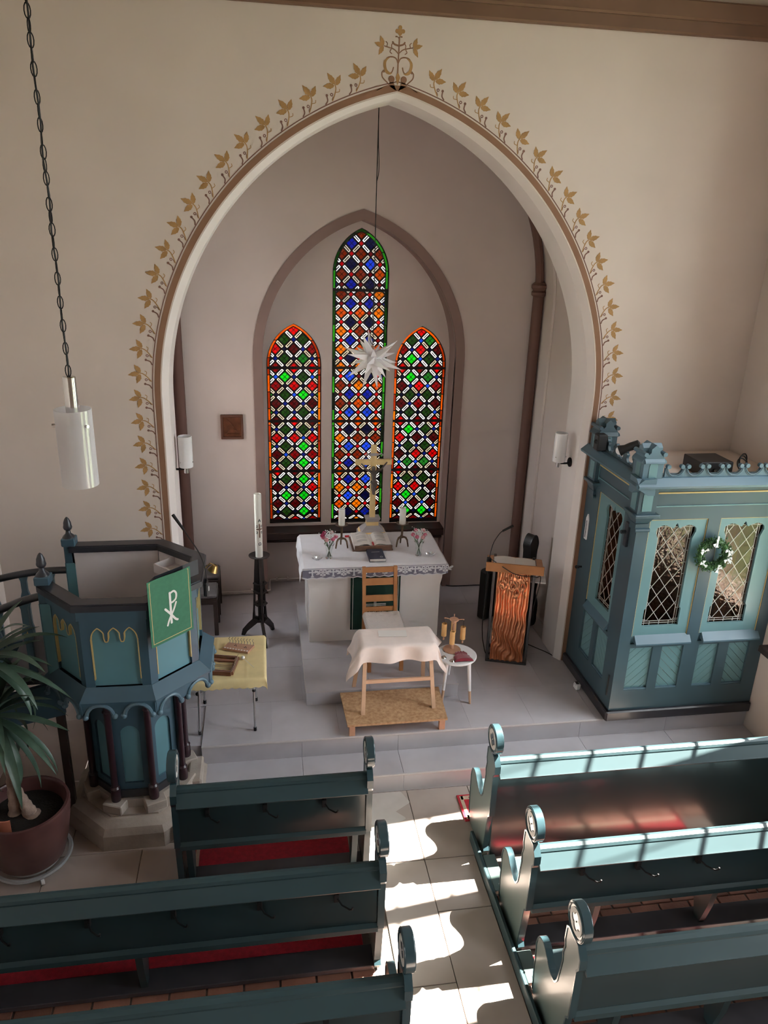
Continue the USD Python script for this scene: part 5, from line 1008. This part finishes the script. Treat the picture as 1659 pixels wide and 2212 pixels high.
# wreath
wre = thing('door_wreath', 'green box wreath with white ribbon bows hanging on the booth front', 'wreath', (3.945, BF-.03, 1.92)); r = random.Random(5); WC = np.array([3.945, BF-.045, 2.10]); lv = []
lf0 = hull([(0, 0, 0), (.013, .006, .002), (.013, -.006, .002), (.026, 0, 0), (.013, 0, .004)])
for k in range(900):
    a, b = r.uniform(0, 6.283), r.uniform(0, 6.283); rr_ = .128+r.uniform(.02, .045)*math.cos(b); p = WC+np.array([rr_*math.cos(a), -.035*math.sin(b)*r.uniform(.5, 1), rr_*math.sin(a)])
    lv.append(xf(lf0, rx=r.uniform(0, 360), ry=r.uniform(0, 360), rz=r.uniform(0, 360), t=p, s=r.uniform(.8, 1.4)))
obj('foliage', cat_(lv), M['box_leaf'], wre, kind='stuff'); obj('ring', tube([(WC[0]+.128*math.cos(a), WC[1], WC[2]+.128*math.sin(a)) for a in np.linspace(0, 6.283, 30)[:-1]], .02, 8, True), M['box_leaf'], wre)
for a in (95, 155, 215, 290, 20, 345):
    c = WC+np.array([.128*math.cos(math.radians(a)), -.045, .128*math.sin(math.radians(a))])
    obj('bow', cat_([xf(hull([(0, 0, 0), (.035, -.012, .02), (.04, -.008, -.012), (.035, .008, .01)]), ry=an, t=c) for an in (a, a+180, a+60)] + [ball(c, .010, sub=1)]), M['ribbon'], wre)
obj('hanger', bb(3.938, 3.952, BF-.085, BF-.075, 2.19, 2.29), M['ribbon'], wre); obj('blossom', cat_([ball(WC+np.array([.14*math.cos(a), -.042, .14*math.sin(a)])+np.array([r.gauss(0, .01) for _ in range(3)]), .008, sub=0) for a in np.linspace(5.6, 6.9, 14)]), M['ribbon'], wre, kind='stuff')
# ---------------------------------------------------------------- pulpit
pu = thing('pulpit', 'eight-sided blue wooden pulpit with light panels and gold edging on a stone foot', 'pulpit', (-1.11, 5.6, 0))
PV = [(-1.34, 5.06), (-.875, 5.05), (-.555, 5.37), (-.555, 5.82), (-.89, 6.14), (-1.62, 6.14)]; PG = (-1.64, 5.40)
path = [PG] + PV
def octo(ap, c=(-1.11, 5.59)): return [(c[0]+ap/math.cos(math.pi/8)*math.cos(math.radians(22.5+45*k)), c[1]+ap/math.cos(math.pi/8)*math.sin(math.radians(22.5+45*k))) for k in range(8)]
def frust(a0, z0, a1, z1): return hull([(*p, z0) for p in octo(a0)] + [(*p, z1) for p in octo(a1)])
cen = np.array([-1.11, 5.6])
def face(i):
    """origin, along, inward normal and length of the parapet face i"""
    a, b = np.array(path[i]), np.array(path[i+1]); d = b-a; L = np.linalg.norm(d); d = d/L; n = np.array([-d[1], d[0]]); return a, d, n, L
def on_face(i, poly, d0, d1):
    """polygon (u along the face, z); d measured outward from the face plane"""
    a, d, n, L = face(i); m = ext(poly, d1-d0); v = m.vertices; w = d0+v[:, 2]
    m.vertices = np.c_[a[0]+d[0]*v[:, 0]-n[0]*w, a[1]+d[1]*v[:, 0]-n[1]*w, v[:, 1]]
    return m
for i in range(6):
    a, d, n, L = face(i); t_ = .045
    if i < 4:
        x0, x1 = .065, L-.065; w = x1-x0; top_ = 2.0
        op_ = unary_union([sbox(x0, 1.50, x1, top_-.10)] + [Polygon(parch(x0+w*(k+.5)/3, w/6-.002, w*.32, top_-.10, 8, zb=top_-.14)) for k in range(3)])
        for k in (1, 2): op_ = op_.difference(Polygon([(x0+w*k/3-.014, top_+.02), (x0+w*k/3+.014, top_+.02), (x0+w*k/3+.012, top_-.095), (x0+w*k/3+.006, top_-.12), (x0+w*k/3-.006, top_-.12), (x0+w*k/3-.012, top_-.095)]))
        op_ = op_.buffer(.003).buffer(-.003)
        fc = obj('parapet_face', on_face(i, sbox(0, 1.44, L, 2.14).difference(op_), -.03, 0), M['pul_d'], pu)
        obj('light_panel', on_face(i, op_.buffer(.01), -.034, -.020), M['pul_l'], fc); gd = op_.difference(op_.buffer(-.008)).difference(sbox(0, 1.4, L, 1.56))
        obj('gold_edge', on_face(i, gd, -.020, .002), M['gold'], fc); obj('gold_line', on_face(i, sbox(0, 2.055, L, 2.060), 0, .004), M['gold'], fc)
        obj('top_moulding', on_face(i, sbox(-.012, 2.06, L+.012, 2.15), 0, .022), M['pul_d'], fc)
    else: fc = obj('parapet_face', on_face(i, sbox(0, 1.44, L, 2.14), -.03, 0), M['pul_d'], pu)
    obj('inner_lining', on_face(i, sbox(.02, 1.42, L-.02, 2.15), -.042, -.031), M['pul_in'], fc)
ring_o = LineString(path).buffer(.045, join_style=2, cap_style=2).intersection(Polygon(path).buffer(.06, join_style=2)); ring_c = LineString(path).buffer(.062, join_style=2, cap_style=2)
obj('cap_rail', cat_([ext_z(ring_c, 2.15, 2.195), ext_z(LineString(path).buffer(.05, join_style=2, cap_style=2), 2.195, 2.205)]), M['cap'], pu)
pfl = Polygon(path).buffer(-.01)
obj('pulpit_floor', ext_z(pfl, 1.36, 1.42), M['cap'], pu)
P0 = np.array(Polygon(path).buffer(.0, join_style=2).exterior.coords)
for i in range(5):
    a, d, n, L = face(i); o = np.array([-n[0], -n[1]])
    q = lambda u, w, z_: (*(a+d*u+o*w), z_)
    e0, e1 = -.04, L+.04
    sk_ = obj('skirt_board', hull([q(0, -.02, 1.50), q(L, -.02, 1.50), q(0, .004, 1.50), q(L, .004, 1.50), q(e0, .09, 1.42), q(e1, .09, 1.42), q(e0, .09, 1.405), q(e1, .09, 1.405), q(0, -.02, 1.405), q(L, -.02, 1.405)]), M['pul_d'], pu)
    Lf = e1-e0; rr_ = Lf/4*.80; fas = sbox(0, 1.31, Lf, 1.41)
    for k in (1, 3): fas = fas.difference(Point(Lf*k/4, 1.30).buffer(rr_*.88)).difference(sbox(Lf*k/4-rr_*.8, 1.30, Lf*k/4+rr_*.8, 1.315))
    m_ = ext(fas, .025); v = m_.vertices; m_.vertices = np.c_[a[0]+d[0]*(v[:, 0]+e0)+o[0]*(.055+v[:, 2]), a[1]+d[1]*(v[:, 0]+e0)+o[1]*(.055+v[:, 2]), v[:, 1]]
    obj('scroll_fascia', m_, M['pul_d'], sk_); tb = []
    for k in (1, 3):
        cu_ = Lf*k/4+e0; rq = rr_*.88
        tb += [tube([q(cu_+rq*math.cos(t_), .082, 1.30+rq*math.sin(t_)) for t_ in np.linspace(.1, math.pi-.1, 12)], .015, 8)] + [ball(q(cu_+sx*(rq+.008), .084, 1.298), .024, sub=1) for sx in (-1, 1)]
    obj('scroll_arch', cat_(tb), M['teal_m'], sk_)
# column
colo = octo(.345); obj('column_core', frust(.315, .32, .315, 1.40), M['pul_d'], pu)
ang = [22.5+45*k for k in range(8)]
for k in range(8):
    p0, p1 = np.array(octo(.33)[k]), np.array(octo(.33)[(k+1) % 8]); d = (p1-p0)/np.linalg.norm(p1-p0); L = np.linalg.norm(p1-p0); mid = math.radians(45+45*k); o = np.array([math.cos(mid), math.sin(mid)])
    if math.sin(mid) > .8: continue
    op_ = Polygon(parch(L/2, L*.27, L*.29, .93, 10, zb=.46)); m_ = ext(sbox(0, .33, L, 1.38).difference(op_), .02); v = m_.vertices
    put_ = lambda v, w0: np.c_[p0[0]+d[0]*v[:, 0]+o[0]*(w0+v[:, 2]), p0[1]+d[1]*v[:, 0]+o[1]*(w0+v[:, 2]), v[:, 1]]
    m_.vertices = put_(v, -.012); cf = obj('column_face', m_, M['pul_d'], pu); m2 = ext(op_.buffer(.004), .006); m2.vertices = put_(m2.vertices, -.016); obj('light_panel', m2, M['pul_l'], cf)
    m4 = ext(sbox(0, .33, L, .40), .016); m4.vertices = put_(m4.vertices, .006); obj('base_board', m4, M['cap'], cf)
for p in octo(.36):
    c_ = obj('colonnette', cat_([cyl((p[0], p[1], .34), .027, .98, 14), lathe([(0, 0), (.038, 0), (.04, .03), (.04, .09), (.032, .11), (.04, .12), (.027, .135)], (p[0], p[1], .32), 14), lathe([(.027, 0), (.036, .008), (.027, .02)], (p[0], p[1], 1.16), 14)]), M['maroon'], pu)
    obj('capital', lathe([(.027, 0), (.034, .02), (.055, .05), (.06, .065), (0, .065)], (p[0], p[1], 1.29), 14), M['pul_d'], c_)
# stone foot
obj('stone_step', frust(.575, 0, .565, .13), M['sandstone'], pu); obj('stone_roll', cat_([frust(.565, .13, .535, .185), frust(.535, .185, .475, .225), frust(.45, .225, .45, .24)]), M['sandstone'], pu)
for k in range(8):
    p = np.array(octo(.375)[k]); a = 22.5+45*k; obj('stone_block', xf(bb(-.085, .06, -.085, .085, 0, .085, .008), rz=a, t=(p[0], p[1], .235)), M['sandstone'], pu)
obj('stone_core', frust(.37, .235, .37, .318), M['sandstone'], pu)
obj('stone_side', cat_([bb(-.72, -.60, 5.42, 5.75, .0, .30, .015), bb(-.80, -.66, 5.05, 5.30, 0, .16, .02)]), M['sandstone'], pu)
# corner posts with acorn finials
for (x, y_), zt7, nm in ((PG, 2.27, 'corner_post'), ((-1.62, 6.14), 2.27, 'corner_post')):
    cpst = obj(nm, cat_([bb(x-.042, x+.042, y_-.042, y_+.042, 1.36, zt7-.05, .006), bb(x-.055, x+.055, y_-.055, y_+.055, zt7-.07, zt7, .008)]), M['pul_d'], pu)
    obj('post_edge', cat_([bb(x-.046, x-.040, y_-.036, y_+.036, 1.45, 2.05), bb(x-.036, x+.036, y_-.046, y_-.040, 1.45, 2.05)]), M['pul_l'], cpst)
    obj('acorn_finial', lathe([(.05, 0), (.045, .01), (.022, .035), (.018, .06), (.03, .07), (.036, .085), (.034, .10), (.032, .105), (.030, .13), (.018, .16), (.006, .175), (0, .178)], (x, y_, zt7), 20), M['cap'], cpst, smooth=50)
# reading desk, banner, microphone, lamp
rd = thing('reading_desk', 'grey inside reading tray and dark slanting book board on the pulpit front corner', 'reading desk', (-.75, 5.5, 2.0)); 
obj('tray', xf(cat_([bb(-.16, .16, -.11, .11, 0, .012), bb(-.16, .16, -.11, -.10, 0, .075), bb(-.16, .16, .10, .11, 0, .075), bb(-.16, -.15, -.11, .11, 0, .075), bb(.15, .16, -.11, .11, 0, .075)]), rz=-45, t=(-.72, 5.78, 2.07)), M['pul_in'], rd)
obj('book_board', xf(hull([(-.20, -.02, -.02), (.20, -.02, -.02), (-.20, -.02, .03), (.20, -.02, .03), (-.20, -.11, .11), (.20, -.11, .11), (-.20, -.11, -.01), (.20, -.11, -.01)]), rz=45, t=(-.735, 5.30, 2.26)), M['cap'], rd)
bn = thing('green_banner', 'green antependium with white Chi-Rho hanging on the pulpit front corner', 'banner', (-.69, 5.2, 1.75))
bc0 = np.array([-.80, 5.215]); bd_ = np.array([.7071, .7071]); bo_ = np.array([.7071, -.7071])
def bfl(u, v, off): p = bc0+bd_*u+bo_*(off+.006*math.sin(u*17)*(1-v/.5)+.135); return (*p, 2.365-v)
WB, HB = .385, .52
# a flat cloth hanging from the edge of the book board
obj('cloth', thick(grid(lambda s, t_: bfl((s-.5)*WB, t_*HB, .0), 16, 10), .004), M['green_banner'], bn)
def bline(poly, w0=-.003, w1=.004):
    m_ = ext(poly, .003).subdivide(); v = m_.vertices; q = np.array([bfl(a, -b, .0) for a, b, _ in v]); q[:, :2] += bo_*(.002+v[:, 2:3]); m_.vertices = q; return m_
bx_ = sbox(-WB/2+.018, -HB+.02, WB/2-.018, -.01); obj('border_line', bline(bx_.difference(bx_.buffer(-.005)).difference(sbox(-WB/2+.03, -.03, WB/2-.03, 0))), M['gold'], bn)
cr_ = lambda pts, w: stroke(curve(pts, 10), w)
chi = unary_union([stroke([(-.004, -.385), (-.004, -.145)], .018), cr_([(-.004, -.150), (.03, -.140), (.05, -.165), (.045, -.205), (.02, -.222), (.0, -.225)], .015), cr_([(-.05, -.26), (-.01, -.31), (.03, -.365), (.05, -.38)], .017), cr_([(.045, -.235), (.02, -.29), (-.02, -.35), (-.04, -.395)], .015)])
obj('chi_rho', bline(chi), M['white_thread'], bn)
pm = thing('pulpit_microphone', 'black gooseneck microphone on the right rim of the pulpit', 'microphone', (-.6, 5.7, 2.2)); mp = curve([(-.475, 5.55, 2.08), (-.485, 5.57, 2.2), (-.53, 5.63, 2.31), (-.60, 5.70, 2.40), (-.645, 5.74, 2.46)], 8)
obj('gooseneck', tube(mp, .0045, 8), M['black'], pm); obj('capsule', tube([mp[-1], mp[-1]+np.array([-.085, .06, .11])], [.0105, .0135], 12), M['black'], pm); obj('control_box', bb(-.50, -.465, 5.50, 5.60, 1.98, 2.10, .01), M['black'], pm); obj('switch', bb(-.466, -.458, 5.53, 5.56, 2.02, 2.05), M['white_gloss'], pm)
pl_ = thing('reading_lamp', 'small brass reading lamp at the right rim of the pulpit', 'lamp', (-.45, 5.85, 2.1)); obj('shade', xf(lathe([(.012, .06), (.022, .055), (.045, .0), (.042, .0), (.018, .05)], n=18), ry=25, t=(-.445, 5.80, 2.07)), M['brass'], pl_); obj('arm', tube([(-.50, 5.80, 2.10), (-.46, 5.80, 2.14), (-.435, 5.80, 2.125)], .006, 6), M['brass'], pl_)
# stair
sr = thing('pulpit_stair', 'pulpit stair with dark treads and curved rails at the left edge of the photo', 'stair', (-2.0, 5.7, ZC))
for k, (x0, x1, z_) in enumerate(((-2.05, -1.66, 1.40), (-2.42, -2.05, 1.22))):
    obj('tread', bb(x0, x1+.01, 5.36, 6.13, z_-.04, z_, .004), M['cap'], sr); obj('tread_edge', cat_([bb(x0, x1, 5.352, 5.36, z_-.022, z_, .001)] + [ball((x0+.03+.045*i, 5.351, z_-.008), .005, sub=0) for i in range(8)]), M['steel'], sr)
    obj('riser', bb(x1-.0, x1+.02, 5.38, 6.12, z_-.02, z_+.14), M['pul_d'], sr)
obj('stringer', hull([(x, y_, z_) for y_ in (5.35, 5.39) for x, z_ in ((-1.60, 1.385), (-2.42, 1.17), (-1.60, 1.08), (-2.42, .9))]), M['pul_d'], sr); obj('stringer', hull([(x, y_, z_) for y_ in (6.12, 6.16) for x, z_ in ((-1.62, 1.45), (-2.42, 1.25), (-1.62, 1.10), (-2.42, .9))]), M['pul_d'], sr)
obj('support_post', bb(-1.68, -1.62, 5.37, 5.43, .02, 1.2, .004), M['dark_wood'], sr)
for y_, pth in ((5.40, [(-1.66, 5.40, 2.10), (-1.80, 5.385, 2.07), (-1.95, 5.39, 2.01), (-2.15, 5.41, 1.93), (-2.40, 5.45, 1.82)]), (6.14, [(-1.64, 6.14, 1.97), (-1.80, 6.13, 1.975), (-2.0, 6.12, 1.96), (-2.2, 6.12, 1.92), (-2.41, 6.12, 1.85)])):
    rp_ = curve(pth, 8); obj('handrail', tube(rp_, .03, 12), M['cap'], sr)
    for x in (-1.80, -2.02, -2.26):
        zt8 = float(np.interp(x, rp_[::-1, 0], rp_[::-1, 2])); zb8 = 1.37 if x > -2.05 else 1.2; h = zt8-zb8
        bl = Polygon([(-.032, 0), (.032, 0), (.032, .08), (.024, .11), (.024, h*.48), (.034, h*.54), (.042, h*.60), (.034, h*.66), (.024, h*.72), (.024, h-.07), (.034, h-.04), (.034, h), (-.034, h), (-.034, h-.04), (-.024, h-.07), (-.024, h*.72), (-.034, h*.66), (-.042, h*.60), (-.034, h*.54), (-.024, h*.48), (-.024, .11), (-.032, .08)])
        b_ = obj('baluster', ext_y(affinity.translate(bl, x, zb8), y_-.013, y_+.013), M['teal_m'], sr)
        sp_ = Polygon([(x+(.026 if j % 2 == 0 else .008)*math.cos(j*math.pi/4), zb8+h*.60+(.026 if j % 2 == 0 else .008)*math.sin(j*math.pi/4)) for j in range(8)]); obj('star_inlay', ext_y(sp_, y_-.016, y_-.012), M['gold'], b_)
# ---------------------------------------------------------------- potted yucca
yu = thing('potted_yucca', 'tall yucca with drooping strap leaves in a big reddish-brown glazed pot', 'plant', (-1.87, 4.98, .08)); YC = (-1.87, 4.98, 0)
obj('pot', lathe([(0, .085), (.225, .085), (.245, .10), (.285, .25), (.312, .42), (.322, .50), (.318, .525), (.325, .545), (.318, .565), (.30, .567), (.288, .55), (.285, .50), (.27, .46), (0, .45)], YC, 48), M['pot'], yu, smooth=40)
obj('soil', lathe([(0, .475), (.15, .47), (.274, .462)], YC, 32), M['soil'], yu, smooth=True)
trolley = thing('plant_trolley', 'grey round plant trolley with castors under the big pot', 'trolley', (-1.87, 4.98, 0)); obj('ring', lathe([(.268, .066), (.29, .062), (.298, .075), (.29, .088), (.268, .085), (.268, .066)], YC, 48), M['tray'], trolley); obj('plate', cyl((YC[0], YC[1], .06), .22, .024, 32), M['tray'], trolley)
for a in (-62, 60, 180):
    c = (YC[0]+.27*math.cos(math.radians(a)), YC[1]+.27*math.sin(math.radians(a)), .034); obj('castor', cat_([xf(lathe([(.012, -.012), (.034, -.012), (.034, .012), (.012, .012), (.012, -.012)], n=20), rx=90, rz=a, t=c)]), M['white_gloss'], trolley)
trunks = [([(-1.83, 4.97, .455), (-1.875, 4.98, .62), (-1.93, 4.99, .85), (-1.96, 5.0, 1.12), (-1.97, 5.0, 1.42)], .05), ([(-1.95, 5.0, .455), (-1.96, 5.02, .75), (-1.99, 5.04, 1.1), (-2.0, 5.05, 1.5), (-1.98, 5.05, 1.85)], .04)]
for p, r0 in trunks:
    c = curve(p, 10); rr_ = [r0*(1.25-.75*min(1, i/12))+.004*math.sin(i*2.1) for i in range(len(c))]; rr_[0] = r0*1.5; rr_[1] = r0*1.4; obj('trunk', tube(c, rr_, 14), M['bark'], yu, smooth=50)
r = random.Random(21); base_leaf = None
def strap(c, az, el, L, w, droop, sd):
    """one strap leaf from crown point c: a folded blade that arches and droops"""
    h = np.array([math.cos(az), math.sin(az), 0]); s = np.array([-math.sin(az), math.cos(az), 0]); P = [np.array(c, float)]; e = el; n = 12
    for i in range(n): e2 = e-droop*((i+1)/n)**1.2; P.append(P[-1]+(L/n)*(h*math.cos(e2)+np.array([0, 0, 1])*math.sin(e2)))
    V = []
    for i, p in enumerate(P):
        t_ = i/n; ww = w*min(1, .55+t_*2.2)*max(.02, (1-t_**3.2)); e2 = el-droop*t_**1.2; up_ = -h*math.sin(e2)+np.array([0, 0, 1])*math.cos(e2)
        V.append([p-s*ww+up_*ww*.35, p, p+s*ww+up_*ww*.35])
    m_ = grid(lambda u, v: tuple(V[int(round(u*n))][int(round(v*2))]), n, 2); return thick(m_, .0012)
for c, n, els in (((-1.98, 5.0, 1.38), 46, (-.85, 1.15)), ((-1.99, 5.05, 1.82), 42, (-.6, 1.25))):
    for k in range(n):
        t_ = k/n; az = k*2.399+r.uniform(-.2, .2); el = els[0]+(els[1]-els[0])*t_+r.uniform(-.12, .12); L = r.uniform(.46, .70)*(1-.15*t_); L = min(L, .40/max(.3, -math.cos(az))) if math.cos(az) < 0 else L; L = min(L, .42) if math.sin(az) > .35 else L
        obj('leaf', strap((c[0]+.03*math.cos(az), c[1]+.03*math.sin(az), c[2]-.12+.16*t_), az, el, L, r.uniform(.026, .038), r.uniform(.5, 1.7)*(1-.3*t_), k), M['yucca'], yu, smooth=50)
sh = thing('terracotta_shard', 'orange terracotta piece stuck in the soil of the yucca pot', 'shard', (-2.02, 4.83, .47)); obj('shard', xf(thick(grid(lambda u, v: (.12*math.sin((u-.5)*1.8), .12*math.cos((u-.5)*1.8)-.12, v*.13), 12, 3), .012), rz=150, t=(-2.02, 4.80, .45)), M['terracotta'], sh)
